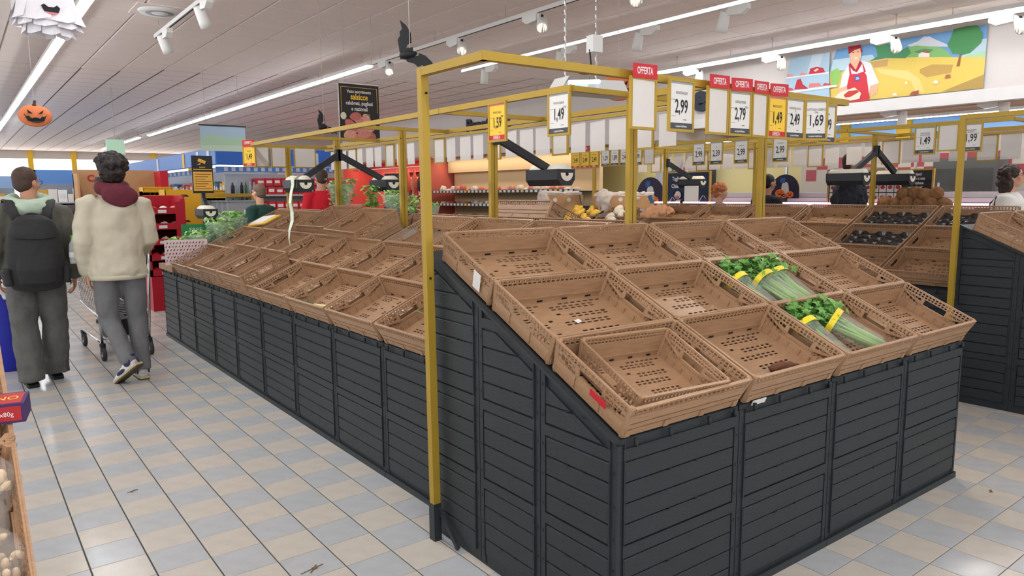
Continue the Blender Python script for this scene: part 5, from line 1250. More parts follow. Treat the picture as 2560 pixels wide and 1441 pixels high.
M_HAIRD = mat('hair_dark', (40, 32, 31), .6, .3, 60); M_HAIRB = mat('hair_brown', (72, 54, 46), .65, .25, 60)
fab = lambda n, c, v=.10: mat(n, c, .85, v, 14, bump=.15)
NAVYP = mat('shoe_navy', (46, 46, 92), .6); TANP = mat('sole_tan', (186, 174, 142), .6)
# --- man in the beige jacket with the maroon hood
leg1 = {-1: [(-.095, .0, .90, .085), (-.085, .06, .50, .056), (-.01, -.14, .20, .038)], 1: [(.095, .0, .90, .085), (.12, .05, .50, .056), (.115, -.02, .10, .038)]}
arm1 = {-1: [(-.19, -.01, 1.42, .05), (-.235, -.02, 1.14, .042), (-.205, .08, .875, .029)], 1: [(.19, -.01, 1.42, .05), (.235, .0, 1.14, .042), (.21, .26, 1.02, .029)]}
t, S, HM = person('man in a beige jacket and grey joggers walking away, maroon hood behind his neck', 1.005, 6.50, .06, 1.80, M_SKIN,
    dict(jacket=mat('jacket_beige', (196, 189, 169), .75, .05, 9, bump=.1), trousers=fab('jogger_grey', (112, 113, 115)), hair=M_HAIRD, hair_style='curly', hem=.845, bulk=1.09, hemw=.188, sleeve=1.08, fold=.045, leg_w=1.2, flare=.95,
         shoe=mat('shoe_white', (222, 222, 222), .5), sole=[mat('sole_brown', (84, 72, 52), .7), TANP], trainer=[NAVYP, NAVYP], foot={-1: (.62, .55), 1: (0, -.05)}, palm={-1: (1, 0, 0)}), leg1, arm1, 0, 0, .007)
b = MB(); b.loft([((0, .075, 1.53), .085, .025), ((.0, -.04, 1.555), .10, .05)], 14)
for k in range(15):
    a = PI*(-.05+1.1*k/14); b.ball((.088*math.cos(a), .0-.10*math.sin(a), 1.545-.02*math.sin(a)), .040, .042, .058, 10, 7)
b.ball((.02, -.115, 1.49), .125, .062, .085, 16, 10); b.ball((.06, -.12, 1.475), .10, .055, .07, 12, 8); b.ball((.03, -.135, 1.435), .075, .035, .045, 12, 8)
part(organic(b, .011, 4, .012, .06, name='hood'), 'hood', fab('hood_maroon', (98, 36, 50)), t, S)
b = MB(); b.loft([((0, 0, .83), .205, .148), ((0, 0, .868), .211, .155)], 40, ref=(1, 0, 0)); b.obj('hem_band', MATS['jacket_beige'], t, True, S)
# --- man with the backpack
leg2 = {-1: [(-.10, 0, .90, .085), (-.11, .0, .50, .056), (-.10, -.10, .095, .04)], 1: [(.095, 0, .90, .085), (.11, .04, .50, .056), (.10, .10, .095, .04)]}
arm2 = {-1: [(-.20, -.01, 1.42, .05), (-.27, -.02, 1.14, .042), (-.25, .10, .90, .029)], 1: [(.20, -.01, 1.42, .05), (.285, -.04, 1.14, .042), (.285, .05, .87, .029)]}
t, S, HM = person('man in a dark denim jacket walking away with a black backpack, face turned right', .47, 6.86, .04, 1.72, M_SKIN2,
    dict(jacket=fab('denim_dark', (92, 92, 84), .16), trousers=fab('jeans_grey', (92, 92, 90), .16), hair=M_HAIRB, hair_style='short', hem=.86, bulk=1.2, sleeve=1.15, fold=.04, leg_w=1.5, flare=1.15, long=True,
         shoe=M_BLACK, sole=[M_BLACK, M_BLACK], face=True, glasses=True), leg2, arm2, -.85, 0, .007)
b = MB()
for k in range(17):
    a = PI*(-.25+1.5*k/16); b.ball((.125*math.cos(a), .01-.11*math.sin(a), 1.515-.03*math.sin(a)), .045, .045, .048, 10, 7)
b.ball((0, -.12, 1.46), .12, .06, .07, 14, 9)
part(organic(b, .011, 4, .014, .06, name='hood'), 'hood', fab('hood_green', (174, 194, 174)), t, S)
# backpack: a thing of its own
M_PACK = mat('pack_black', (37, 37, 39), .7, .15, 30, bump=.2)
t = thing('backpack', 'black backpack with side pockets on the back of the man in denim', 'backpack', T(.47, 6.86, 0) @ RZ(.04))
b = MB(); b.loft([((-.015, -.225, .80), .165, .075), ((-.015, -.25, .86), .19, .10), ((-.015, -.255, 1.05), .19, .105), ((-.015, -.25, 1.22), .175, .09), ((-.015, -.24, 1.31), .14, .075), ((-.015, -.225, 1.345), .09, .05)], 24, ref=(1, 0, 0))
part(organic(b, .010, 5, .010, .09, name='sack'), 'sack', M_PACK, t)
b = MB(); b.loft([((-.02, -.315, .84), .13, .05), ((-.02, -.325, .95), .14, .055), ((-.02, -.32, 1.06), .125, .04)], 20, ref=(1, 0, 0)); part(organic(b, .010, 4, name='front_pocket'), 'front_pocket', M_PACK, t)
for e in (-1, 1):
    b = MB(); b.loft([((-.015+e*.185, -.25, .83), .035, .07), ((-.015+e*.195, -.25, .96), .038, .075)], 14, ref=(1, 0, 0)); part(organic(b, .010, 3, name='side_pocket'), 'side_pocket', M_PACK, t)
    b = MB(); b.loft([((-.015+e*.09, -.225, 1.30), .032, .008), ((-.015+e*.115, -.17, 1.40), .034, .008), ((e*.135, -.08, 1.465), .036, .008), ((e*.14, .02, 1.475), .036, .008), ((e*.145, .13, 1.40), .034, .008)], 12, ref=(1, 0, 0)); b.obj('strap', M_PACK, t, True)
b = MB(); b.loft([((-.015+.07*math.cos(a), -.235, 1.315+.055*math.sin(a)), .009) for a in [k*PI/10 for k in range(11)]], 8); b.obj('grab_handle', M_PACK, t, True)
for z in (1.20, 1.055):
    b = MB(); b.loft([((-.015+.16*math.sin(a), -.255-.098*math.cos(a)+.0, z-.02*math.cos(a)), .004) for a in [-1.2+k*.2 for k in range(13)]], 6); b.obj('zip', M_BLACK, t, True)
t = thing('water_bottle', 'clear plastic water bottle with a green cap in the backpack side pocket', 'bottle', T(.47, 6.86, 0) @ RZ(.04) @ T(.235, -.29, .975))
b = MB(); b.loft([((0, 0, 0), .032), ((0, 0, .02), .034), ((0, 0, .12), .034), ((0, 0, .15), .030), ((0, 0, .185), .014), ((0, 0, .20), .013)], 16); b.obj('bottle_body', mat('clear_plastic', (225, 232, 236), .12, alpha=.45), t, True)
b = MB(); b.cyl((0, 0, .20), (0, 0, .222), .016, 12); b.obj('cap', mat('cap_green', (90, 190, 50), .5), t)
b = MB(); b.loft([((0, 0, .05), .0348), ((0, 0, .09), .0348)], 16, cap=False); b.obj('bottle_label', M_PAPER, t, True)
# --- other shoppers
simple = dict(shoe=M_BLACK)
person('person in a dark T-shirt, mostly hidden behind the man in beige', 1.385, 9.6, .1, 1.72, M_SKIN2, dict(simple, jacket=fab('tee_dark', (40, 42, 50)), trousers=M_CHAR, hair=M_HAIRD, hair_style='short', short=True, bulk=1.2, fold=.015, jname='tee_shirt'), vox=.012)
person('grey haired man in a dark green jumper, back turned, beyond the left row', 3.18, 9.55, .5, 1.63, M_SKIN, dict(simple, jacket=fab('jumper_green', (28, 66, 58)), trousers=M_CHAR, hair=mat('hair_grey', (120, 98, 84), .7, .2, 50), hair_style='short', bulk=1.1, jname='jumper', fold=.02), vox=.012)
person('dark haired man in a bright red jumper, back turned', 4.08, 9.65, -.1, 1.84, M_SKIN2, dict(simple, jacket=fab('jumper_red', (196, 22, 40)), trousers=M_CHAR, hair=M_HAIRB, hair_style='short', bulk=1.12, jname='jumper', fold=.03), vox=.012)
person('long dark haired woman in a navy coat bending at the deli', 5.05, 9.2, -.5, 1.60, M_SKIN, dict(simple, jacket=fab('coat_navy', (46, 46, 84)), trousers=M_CHAR, hair=mat('hair_auburn', (66, 34, 34), .5, .25, 40), hair_style='long', bulk=1.1, jname='coat', fold=.02), vox=.012, lean=.12)
person('short woman with ginger hair at the meat counter', 8.65, 6.42, -2.5, 1.585, M_SKIN, dict(simple, jacket=fab('top_grey', (90, 96, 116)), trousers=M_CHAR, hair=mat('hair_ginger', (196, 120, 76), .7, .25, 50), hair_style='curly', face=True, jname='jumper', fold=.02), vox=.012, head_yaw=-.2)
person('man in a black jacket seen from behind at the meat counter', 8.6, 5.62, -1.9, 1.71, M_SKIN2, dict(simple, jacket=fab('jacket_black', (26, 26, 36)), trousers=M_CHAR, hair=mat('hair_black', (22, 22, 28), .6, .2, 50), hair_style='short', bulk=1.25, fold=.03, face=True), vox=.012)
person('bearded man in a dark padded jacket looking right at the counter', 8.6, 4.50, -2.66, 1.94, M_SKIN, dict(simple, jacket=fab('padded_navy', (26, 28, 40)), trousers=M_CHAR, hair=M_HAIRB, hair_style='short', bulk=1.28, fold=.05, fscale=.07, face=True), vox=.012)
t, S, HM = person('woman with dark curly hair and glasses in a white top with dark lines', 8.72, 2.86, -2.92, 1.74, M_SKIN, dict(simple, jacket=fab('top_white', (232, 230, 224), .03), trousers=M_CHAR, hair=mat('hair_darkbrown', (58, 42, 38), .6, .3, 60), hair_style='bob', bulk=1.12, face=True, glasses=True, jname='top', fold=.015), vox=.010, head_yaw=0, head_tilt=.08)
for (za, zb, ph) in ((1.28, 1.28, 0), (1.12, 1.12, 0), (1.0, 1.0, 0)):
    b = MB(); b.loft([((.218*math.cos(a), .166*math.sin(a), za+.01*math.sin(2*a)), .008) for a in [k*PI/14 for k in range(29)]], 6); b.obj('dark_line', M_INK, t, True, S)
for x in (-.14, .05, .16):
    b = MB(); b.loft([((x*1.06, -.165*math.sqrt(max(.05, 1-(x/.21)**2)), z) if z < 1.4 else (x*.8, -.10, z), .008) for z in (.92, 1.05, 1.15, 1.25, 1.33, 1.38, 1.455)], 6); b.obj('dark_line', M_INK, t, True, S)
person('child or short person with brown hair cut by the right edge', 9.02, 2.62, -2.2, 1.5, M_SKIN, dict(simple, jacket=fab('top_dark', (70, 60, 60)), trousers=M_CHAR, hair=mat('hair_mid', (110, 80, 60), .6, .25, 60), hair_style='short', jname='jumper', fold=.02), vox=.014)
# ------------------------------------------------------------ shopping trolley
t = thing('shopping_trolley', 'chrome wire shopping trolley pushed by the man in beige', 'trolley', T(1.13, 7.9, 0) @ RZ(.09))
def tube(p, q, r, nm, m=M_CHROME):
    b = MB(); b.cyl(p, q, r, 8); return b.obj(nm, m, t, True)
for e in (-1, 1):
    tube((e*.20, -.45, .14), (e*.235, -.50, .98), .012, 'upright'); tube((e*.20, -.45, .16), (e*.16, .45, .16), .012, 'base_rail'); tube((e*.235, -.5, .98), (e*.25, -.58, 1.02), .011, 'handle_arm'); tube((e*.21, -.47, .40), (e*.17, .42, .46), .010, 'basket_rail')
tube((-.20, -.45, .2), (.20, -.45, .2), .009, 'cross_rail'); tube((-.26, -.58, 1.02), (.26, -.58, 1.02), .016, 'handle', M_RED)
b = MB()
for k in range(12):
    y = -.5+k*.085; w_ = .24-.05*(k/11)
    for e in (-1, 1): b.cyl((e*w_*.82, y, .42+.004*k), (e*w_, y, .95), .003, 5)
    b.cyl((-w_*.82, y, .42+.004*k), (w_*.82, y, .42+.004*k), .003, 5)
for k in range(6):
    z = .45+k*.1; f = k/5
    for e in (-1, 1): b.cyl((e*(.20+.04*f), -.5, z), (e*(.16+.03*f), .44, z), .003, 5)
    b.cyl((-.16-.03*f, .44, z), (.16+.03*f, .44, z), .003, 5)
tag(b.obj('wire_basket', M_CHROME, t), kind='stuff')
for (x, y) in ((-.20, -.45), (.20, -.45), (-.16, .45), (.16, .45)):
    b = MB(); b.cyl((x-.014, y-.02, .062), (x+.014, y-.02, .062), .062, 18); c = b.obj('caster_wheel', mat('rubber', (58, 58, 58), .7), t, True)
    b = MB(); b.box(x-.02, y-.03, .06, x+.02, y+.02, .135); b.cyl((x, y, .13), (x, y, .16), .026, 10); b.obj('caster_fork', M_CHAR, c)
    b = MB(); b.cyl((x-.016, y-.02, .062), (x+.016, y-.02, .062), .03, 12); b.obj('hub', M_GREYP, c)
b = MB(); b.box(-.10, -.2, .17, .1, .2, .34); tag(b.obj('black_box', M_BLACK, None, False, T(1.13, 7.8, 0)), 'black box on the lower rack of the shopping trolley', 'box')
# ------------------------------------------------------------ blue bin
t = thing('blue_bin', 'tall blue bin with a white liner behind the man with the backpack', 'bin', (.30, 7.62, 0))
b = MB(); b.loft([((0, 0, 0), .15), ((0, 0, .03), .165), ((0, 0, .35), .19), ((0, 0, .68), .20), ((0, 0, .70), .205), ((0, 0, .70), .19), ((0, 0, .5), .185)], 28, cap=False); b.add([(.15*math.cos(k*PI/10), .15*math.sin(k*PI/10), .005) for k in range(20)], [list(range(20))]); b.obj('shell', mat('bin_blue', (22, 34, 160), .3), t, True)
b = MB(); b.loft([((0, 0, .62), .192), ((0, 0, .72), .21), ((0, 0, .80), .17), ((0, 0, .84), .09), ((0, 0, .85), .02)], 20); part(organic(b, .015, 2, .04, .08, name='liner'), 'liner', M_PAPER, t)
# ------------------------------------------------------------ celery and other produce
M_STALK = mat('celery_stalk', (146, 184, 98), .45, .12, 20); M_LEAF = mat('celery_leaf', (104, 158, 74), .5, .4, 30); M_FILM = mat('clear_film', (232, 240, 236), .08, alpha=.17, spec=1.0, bump=.9, scale=60); M_BANDY = mat('film_band', (236, 214, 50), .4)
M_ROOT = mat('celery_root', (86, 62, 56), .85, .2, 30)
def celery_meshes(seed, fat=1.0):
    rnd = random.Random(seed); R = {}
    b = MB()
    for k in range(16):
        a = rnd.uniform(0, 2*PI); r0 = .018*math.sqrt(rnd.random())*fat; r1 = .045*math.sqrt(rnd.random())*fat
        b.loft([((r0*math.cos(a), -.17, .045+r0*math.sin(a)), .0075), ((r0*1.4*math.cos(a), -.08, .045+r0*1.3*math.sin(a)), .008), ((r1*math.cos(a), .03, .05+.7*r1*math.sin(a)), .0055), ((r1*1.5*math.cos(a), .13, .055+.7*r1*math.sin(a)), .003)], 6)
    R['stalks'] = b.mesh('stalks', M_STALK, True)
    b = MB()
    for k in range(230):
        c = Vector((rnd.gauss(0, .045)*fat, .125+rnd.gauss(0, .04), .062+rnd.gauss(0, .028))); M = Matrix.Translation(c) @ Euler((rnd.uniform(-.9, .9), rnd.uniform(-.9, .9), rnd.uniform(0, 6.3))).to_matrix().to_4x4(); q = rnd.uniform(.014, .03)
        b.add([(0, -q, 0), (.35*q, -.4*q, .1*q), (1.0*q, -.2*q, 0), (.55*q, .25*q, .12*q), (.6*q, .9*q, 0), (0, .55*q, .15*q), (-.6*q, .9*q, 0), (-.55*q, .25*q, .12*q), (-1.0*q, -.2*q, 0), (-.35*q, -.4*q, .1*q), (0, 0, .22*q)], [(i, (i+1) % 10, 10) for i in range(10)], M=M)
    R['leaves'] = b.mesh('leaves', M_LEAF)
    b = MB(); b.loft([((0, -.185, .04), .034*fat, .030), ((0, -.15, .045), .046*fat, .038), ((0, -.05, .05), .060*fat, .048), ((0, .04, .055), .072*fat, .055), ((0, .065, .057), .072*fat, .055)], 20, cap=False, ref=(1, 0, 0)); 
    b.v = [p+Vector((rnd.uniform(-.004, .004), rnd.uniform(-.002, .002), rnd.uniform(-.004, .004))) for p in b.v]; R['film'] = b.mesh('film', M_FILM)
    b = MB(); b.loft([((0, .042, .055), .077*fat, .0600), ((0, .070, .057), .079*fat, .0625)], 24, cap=False, ref=(1, 0, 0)); R['band'] = b.mesh('band', M_BANDY, True)
    b = MB(); b.ball((0, -.185, .042), .034*fat, .022, .032, 10, 7); R['root'] = b.mesh('root', M_ROOT, True)
    return R
CEL = [celery_meshes(1), celery_meshes(2, .9), celery_meshes(3, 1.15)]
def celery(cr, v, x, y, rot, label, root=True, sc=1.0):
    t = thing('celery_bag', label, 'celery', cr.matrix_world @ T(x, y, .014) @ RZ(rot) @ Matrix.Scale(sc, 4), 'bagged celery'); R = CEL[v]
    for k in ('stalks', 'film', 'band') + (('root',) if root else ()): link(k, R[k], t)
    tag(link('leaves', R['leaves'], t), kind='stuff')
c = fgc[2, 1]
celery(c, 1, -.20, -.005, .06, 'bag of celery with a yellow band, leftmost of three in the middle crate')
celery(c, 0, .0, -.01, .10, 'bag of celery in the middle of three, yellow band showing')
celery(c, 2, .125, .005, .0, 'largest bag of celery, rightmost of three in the middle crate')
c = fgc[2, 0]
celery(c, 1, -.205, .0, -.03, 'slim bag of celery at the left of the bottom crate', False)
celery(c, 2, .055, .012, .36, 'large bag of celery with dark leaves, alone in the middle of the bottom crate', False, 1.0)
b = MB(); b.loft([((-.085, 0, .028), .008), ((-.07, 0, .028), .022), ((-.02, .004, .03), .030), ((.04, .0, .028), .028), ((.085, -.006, .024), .018), ((.105, -.01, .022), .006)], 14)
o = part(organic(b, .006, 3, .010, .03, name='sweet_potato'), 'sweet_potato', mat('sweet_potato', (104, 66, 48), .85, .2, 30), None, fgc[1, 0].matrix_world @ T(.07, -.095, .012) @ RZ(-.12) @ Matrix.Diagonal((.95, .68, .70, 1))); tag(o, 'brown sweet potato lying alone in a crate of the near display', 'potato')
def note(cr, x, y, w_, h_, label, m, rot=0, z=.0105):
    b = MB(); b.box(-w_/2, -h_/2, 0, w_/2, h_/2, .0015); tag(b.obj('paper_label', m, None, False, cr.matrix_world @ T(x, y, z) @ RZ(rot)), label, 'label')
note(fgc[0, 1], .02, .02, .03, .02, 'small white and yellow sticker on the floor of the middle left crate', M_PAPER, .3)
note(lgc[7, 0], .06, .04, .13, .035, 'white label strip on the floor of a left row crate', M_PAPER, .75)
b = MB(); b.box(-.001, -.03, -.045, .001, .03, .045); tag(b.obj('paper_label', M_PAPER, None, False, fgc[0, 2].matrix_world @ T(-.3025, -.10, .062) @ RY(-.16) @ Matrix.Scale(.85, 4)), 'white paper label stuck on the outer side of the top left crate', 'label')
b = MB(); b.box(-.001, -.04, -.012, .001, .04, .012); u = tag(b.obj('red_label', M_RED, None, False, fgc[0, 0].matrix_world @ T(-.3035, -.06, .062) @ RY(-.16)), 'red label strip on the side of the bottom left crate', 'label')
b = MB(); b.box(-.04, -.002, -.01, .04, .002, .01); tag(b.obj('white_tag', M_PAPER, None, False, fgc[1, 0].matrix_world @ T(-.2, -.197, -.004)), 'white tag clipped under the front of the second bottom crate', 'tag')
# leek in the left row
t = thing('leek', 'single leek, dark green leaf and pale end, in a left row crate', 'leek', lgc[6, 0].matrix_world @ T(.0, -.12, .02) @ RZ(.15))
b = MB(); b.loft([((-.28, 0, .05), .006, .02), ((-.24, 0, .045), .008, .028), ((-.05, 0, .02), .012, .028)], 12, ref=(0, 1, 0)); b.obj('leaf', mat('leek_green', (44, 92, 62), .5), t, True)
b = MB(); b.loft([((-.06, 0, .02), .012, .026), ((.05, 0, .018), .016, .026), ((.16, 0, .014), .014, .02), ((.19, 0, .012), .005, .008)], 12, ref=(0, 1, 0)); b.obj('pale_end', mat('leek_pale', (226, 216, 150), .5), t, True)
b = MB(); b.cyl((-.2, .0, .1), (.25, -.02, .07), .002, 5); tag(b.obj('green_cord', mat('cord_green', (70, 160, 70), .6), None, False, lgc[8, 0].matrix_world), 'thin green cord across the nearest left row crate', 'cord')
# black moulded fruit trays
b = MB(); nx, ny = 48, 32; P = []
for i in range(nx+1):
    for j in range(ny+1):
        x, y = -.27+.54*i/nx, -.17+.34*j/ny; u, v = (x+.27)/.108, (y+.17)/.0855
        P.append((x, y, .055-.045*(math.sin(u*PI)**2*math.sin((v+.5*(int(u) % 2))*PI)**2)**.6))
b.add(P, [(i*(ny+1)+j, (i+1)*(ny+1)+j, (i+1)*(ny+1)+j+1, i*(ny+1)+j+1) for i in range(nx) for j in range(ny)])
M_TRAY = mat('tray_black', (22, 23, 24), .13, spec=.9, bump=.35, scale=50); TRM = b.mesh('fruit_tray', M_TRAY, True)
for k, (i, j) in enumerate(((9, 2), (8, 2), (8, 1))):
    tag(link('fruit_tray', TRM, None, bgc[i, j].matrix_world @ T(0, 0, .012)), 'black moulded fruit tray with hollows in the right island, %s' % ('top row, right one', 'top row, left one', 'middle row')[k], 'tray', 'fruit trays')
# crumpled brown paper, onions, yellow potato bags, cardboard boxes on the right island
SLB = lambda y, q, lift=0: G4 @ Matrix(((1, 0, 0, 8.53-y), (0, CL_, -SN, q*CL_-lift*SN), (0, SN, CL_, FRONT_Z+q*SN+lift*CL_), (0, 0, 0, 1)))
b = MB(); b.ball((0, 0, .05), .24, .15, .06, 16, 9); b.ball((.16, -.06, .07), .06, .07, .07, 10, 7)
tag(part(organic(b, .012, 1, .12, .07, name='brown_paper'), 'brown_paper', mat('kraft', (196, 148, 112), .85, .06, 8), None, SLB(5.98, 1.0, .06)), 'crumpled brown paper lying on the right island', 'paper')
def sack(y, q, lift, r, m, label, grp, cat):
    b = MB(); rnd = random.Random(int(y*100))
    for k in range(9): b.ball((rnd.uniform(-r, r)*.6, rnd.uniform(-r, r)*.6, r*.5+rnd.uniform(-.01, .02)), r*.5, r*.45, r*.42, 8, 6)
    tag(part(organic(b, .011, 1, .01, .03, name='net_bag'), 'net_bag', m, None, SLB(y, q, lift)), label, cat, grp)
M_POT = mat('yellow_potatoes', (236, 190, 72), .4, .14, 30); M_ONI = mat('white_onions', (232, 222, 202), .45, .1, 30)
for i, y in enumerate((7.35, 7.05)):
    t = thing('potato_crate', 'dark tray of yellow potato bags, %s of two on the right island' % ('left' if i == 0 else 'right'), 'crate', SLB(y, .86, .0), 'potato trays')
    b = MB(); b.box(-.14, -.2, 0, .14, .2, .01)
    for (x0, y0, x1, y1) in ((-.14, -.2, .14, -.19), (-.14, .19, .14, .2), (-.14, -.2, -.13, .2), (.13, -.2, .14, .2)): b.box(x0, y0, .01, x1, y1, .12)
    b.obj('tray', M_CHAR, t)
    for k in range(4): sack(y+(.06 if k % 2 else -.06), .74+.09*k, .05+.012*k, .085, M_POT, 'yellow net bag of potatoes, %s from the bottom in the %s dark tray' % (ORD[k], 'left' if i == 0 else 'right'), 'potato bags', 'potatoes')
for k in range(4): sack(6.55+.1*(k % 2), .76+.09*k, .05+.01*k, .085, M_ONI, 'pale net bag of onions or garlic, %s from the bottom, beside the potatoes' % ORD[k], 'onion bags', 'onions')
crate(SLB(6.6, .92, .0) @ Matrix.Diagonal((.8, 1, 1, 1)), 'brown crate of pale onion bags beside the yellow potatoes')
def carton(x, y, z, rz, w_, d_, h_, label, fl=True):
    t = thing('cardboard_box', label, 'box', T(x, y, z) @ RZ(rz))
    b = MB(); 
    for (x0, y0, x1, y1) in ((-w_/2, -d_/2, w_/2, -d_/2+.008), (-w_/2, d_/2-.008, w_/2, d_/2), (-w_/2, -d_/2, -w_/2+.008, d_/2), (w_/2-.008, -d_/2, w_/2, d_/2)): b.box(x0, y0, 0, x1, y1, h_)
    b.box(-w_/2, -d_/2, 0, w_/2, d_/2, .008); b.obj('shell', M_CARDB, t)
    for x_ in (-.1, .1):
        b = MB(); b.cyl((x_, -d_/2-.002, h_*.72), (x_, -d_/2+.0, h_*.72), .03, 12); b.obj('hand_hole', M_PAPER, t)
    b = MB(); b.bar((w_*.40, -d_/2-.003, h_), (w_*.46, -d_/2-.003, h_*.45), .006, .05); b.obj('blue_tape', mat('tape_blue', (44, 96, 140), .5), t)
    b = MB(); b.box(-w_*.48, -d_*.46, h_*.6, w_*.48, d_*.46, h_+.04); b.ball((-w_*.42, -d_*.4, h_*.6), .1, .1, .17, 10, 7)
    part(organic(b, .02, 1, .09, .09, name='plastic_liner'), 'plastic_liner', mat('liner_film', (222, 212, 206), .25, .05, 10, alpha=.75), t)
carton(7.02, 8.0, 1.22, -.55, .62, .4, .24, 'brown cardboard box with a white plastic liner and blue tape on the right island')
carton(7.25, 6.95, 1.27, -.5, .75, .4, .18, 'second cardboard box with a plastic liner, behind the yellow potatoes')
t = thing('grey_shelf', 'flat grey shelf top of the right island at its far end', 'shelf', (7.1, 7.6, 0)); b = MB(); b.box(-.38, -1.1, 1.19, .3, .95, 1.215); b.obj('plate', M_PLATE, t)
# coconuts behind the right ridge
M_COCO = mat('coconut', (136, 98, 64), .95, .35, 30, bump=.6)
b = MB(); b.ball((0, 0, 0), .068, .066, .072, 14, 9); COM = organic(b, .008, 1, .016, .015, name='coconut'); COM.materials.append(M_COCO)
rnd = random.Random(4); k = 0
for (y, z, x) in [(3.52, 1.37, 7.42), (3.41, 1.36, 7.45), (3.30, 1.37, 7.42), (3.19, 1.36, 7.44), (3.08, 1.37, 7.42), (2.97, 1.36, 7.44), (3.35, 1.46, 7.45), (3.24, 1.465, 7.46), (3.05, 1.46, 7.45), (3.14, 1.45, 7.43), (3.46, 1.36, 7.55), (3.25, 1.37, 7.57), (3.05, 1.36, 7.56)]:
    tag(link('coconut', COM, None, T(x, y, z) @ Euler((rnd.uniform(0, 3), rnd.uniform(0, 3), 0)).to_matrix().to_4x4()), 'brown hairy coconut in the heap behind the right island, %s counted from the left front' % ORD[k], 'coconut', 'coconuts'); k += 1
t = thing('coconut_shelf', 'hidden shelf carrying the coconuts', 'shelf', (7.5, 3.25, 0)); b = MB(); b.box(-.18, -.45, 1.16, .2, .45, 1.29); b.box(-.1, -.4, 0, .1, .4, 1.16); b.obj('plate', M_CHAR, t)
# ------------------------------------------------------------ herb pots at the far end of the left row and lettuce plants behind the ridge
M_HERB = mat('herb_leaf', (126, 182, 92), .5, .35, 30); M_HERB2 = mat('herb_leaf_pale', (170, 208, 128), .5, .3, 30); M_SLEEVE = mat('herb_sleeve', (210, 232, 216), .15, alpha=.30); M_DOT = mat('sleeve_white', (236, 222, 224), .4, alpha=.9)
def leafset(seed, n, rx, ry, z0, z1, q0, q1, m):
    r_ = random.Random(seed); b = MB()
    for k in range(n):
        h = r_.random(); c = Vector((r_.gauss(0, .45)*rx*(.6+.4*h), r_.gauss(0, .45)*ry*(.6+.4*h), z0+(z1-z0)*h)); q = r_.uniform(q0, q1)
        M = Matrix.Translation(c) @ Euler((r_.uniform(-.8, .8), r_.uniform(-.8, .8), r_.uniform(0, 6.3))).to_matrix().to_4x4()
        b.add([(0, -q, 0), (.5*q, -.2*q, .15*q), (.35*q, .6*q, .1*q), (0, q, 0), (-.35*q, .6*q, .1*q), (-.5*q, -.2*q, .15*q)], [(0, 1, 2, 3, 4, 5)], M=M)
    return b.mesh('leaves', m)
LS = [leafset(k, 120, .12, .10, .12, .30, .016, .034, M_HERB if k % 2 else M_HERB2) for k in range(3)]
b = MB(); b.loft([((0, 0, .06), .05), ((0, 0, .2), .095), ((0, 0, .26), .11)], 16, cap=False); SLV = b.mesh('sleeve', M_SLEEVE, True)
b = MB(); b.loft([((0, 0, 0), .04), ((0, 0, .08), .055)], 14); POT = b.mesh('pot', mat('pot_dark', (50, 52, 54), .6), True)
b = MB()
for k in range(7): b.loft([((.01*math.cos(k), .01*math.sin(k), .05), .003), ((.05*math.cos(k*1.3), .05*math.sin(k*1.3), .22), .002)], 5)
STM = b.mesh('stems', M_STALK)
def herb(x, y, z, v, label, sc=1.0, sleeve=True, grp='potted herbs at the far end'):
    t = thing('herb_pot', label, 'plant', T(x, y, z) @ RZ(v*1.1) @ Matrix.Scale(sc, 4), grp); link('pot', POT, t); link('stems', STM, t); tag(link('leaves', LS[v % 3], t), kind='stuff')
    if sleeve: link('sleeve', SLV, t)
pos = [(1.80, 8.02, .78), (1.98, 8.10, .82), (2.0, 7.9, .84), (2.2, 8.02, .92), (2.36, 7.9, .96), (2.40, 8.14, .98), (2.22, 7.84, .92)]
for k, p in enumerate(pos): herb(*p, k, 'leafy sleeved herb pot at the far end of the left row, %s from the aisle' % ORD[k], 1.0 if k < 3 else 1.15)
t = thing('herb_carton', 'white carton with small red and dark pattern around the herb pots', 'carton', T(1.83, 7.80, .885) @ RZ(-.12))
b = MB(); b.box(-.2, -.006, -.08, .2, .006, .17); u = b.obj('panel', M_DOT, t)
dm = [mat('dot_red', (190, 70, 76), .6), mat('dot_dark', (70, 40, 50), .6)]
b = MB()
for i in range(12):
    for j in range(6): b.bar((-.19+i*.03+.012*(j % 2), -.0075, -.045+j*.035), (-.18+i*.03+.012*(j % 2), -.0075, -.028+j*.035), .002, .008, (i+j) % 2)
b.obj('printed_marks', dm, t)
t = thing('herb_box', 'green carton with white and red lettering behind the herb pots', 'carton', T(2.04, 8.24, 1.02) @ RZ(-.1))
b = MB(); b.box(-.14, -.006, -.02, .14, .006, .17); b.obj('panel', mat('carton_green', (36, 130, 74), .6), t)
text('ERBE', M_PAPER, t, frame_face(.0, .11, -.0075), .06, 1.0); text('BIO', M_RED, t, frame_face(.03, .05, -.0075), .06, 1.0)
for k, p in enumerate([(2.92, 6.45, 1.27), (2.98, 5.95, 1.27), (3.02, 5.62, 1.26), (3.05, 5.35, 1.25), (3.05, 5.05, 1.22), (3.1, 6.9, 1.27)]):
    herb(*p, k, 'green leafy plant standing behind the ridge crates, %s from the left' % ORD[[1, 2, 3, 4, 5, 0][k]], (1.25, 1.0, .9, .8, .7, 1.1)[k], k % 2 == 0, 'leafy plants behind the ridge')
# clipboard in the far top crate
t = thing('clipboard', 'yellow board with white papers in a far top crate of the left row', 'clipboard', lgc[1, 2].matrix_world @ T(.05, -.05, .125) @ RZ(.2))
b = MB(); b.box(-.22, -.10, 0, .12, .10, .012); b.obj('board', M_CARDY, t)
b = MB(); b.box(-.2, -.08, .012, .06, .09, .02); b.obj('papers', M_PAPER, t)
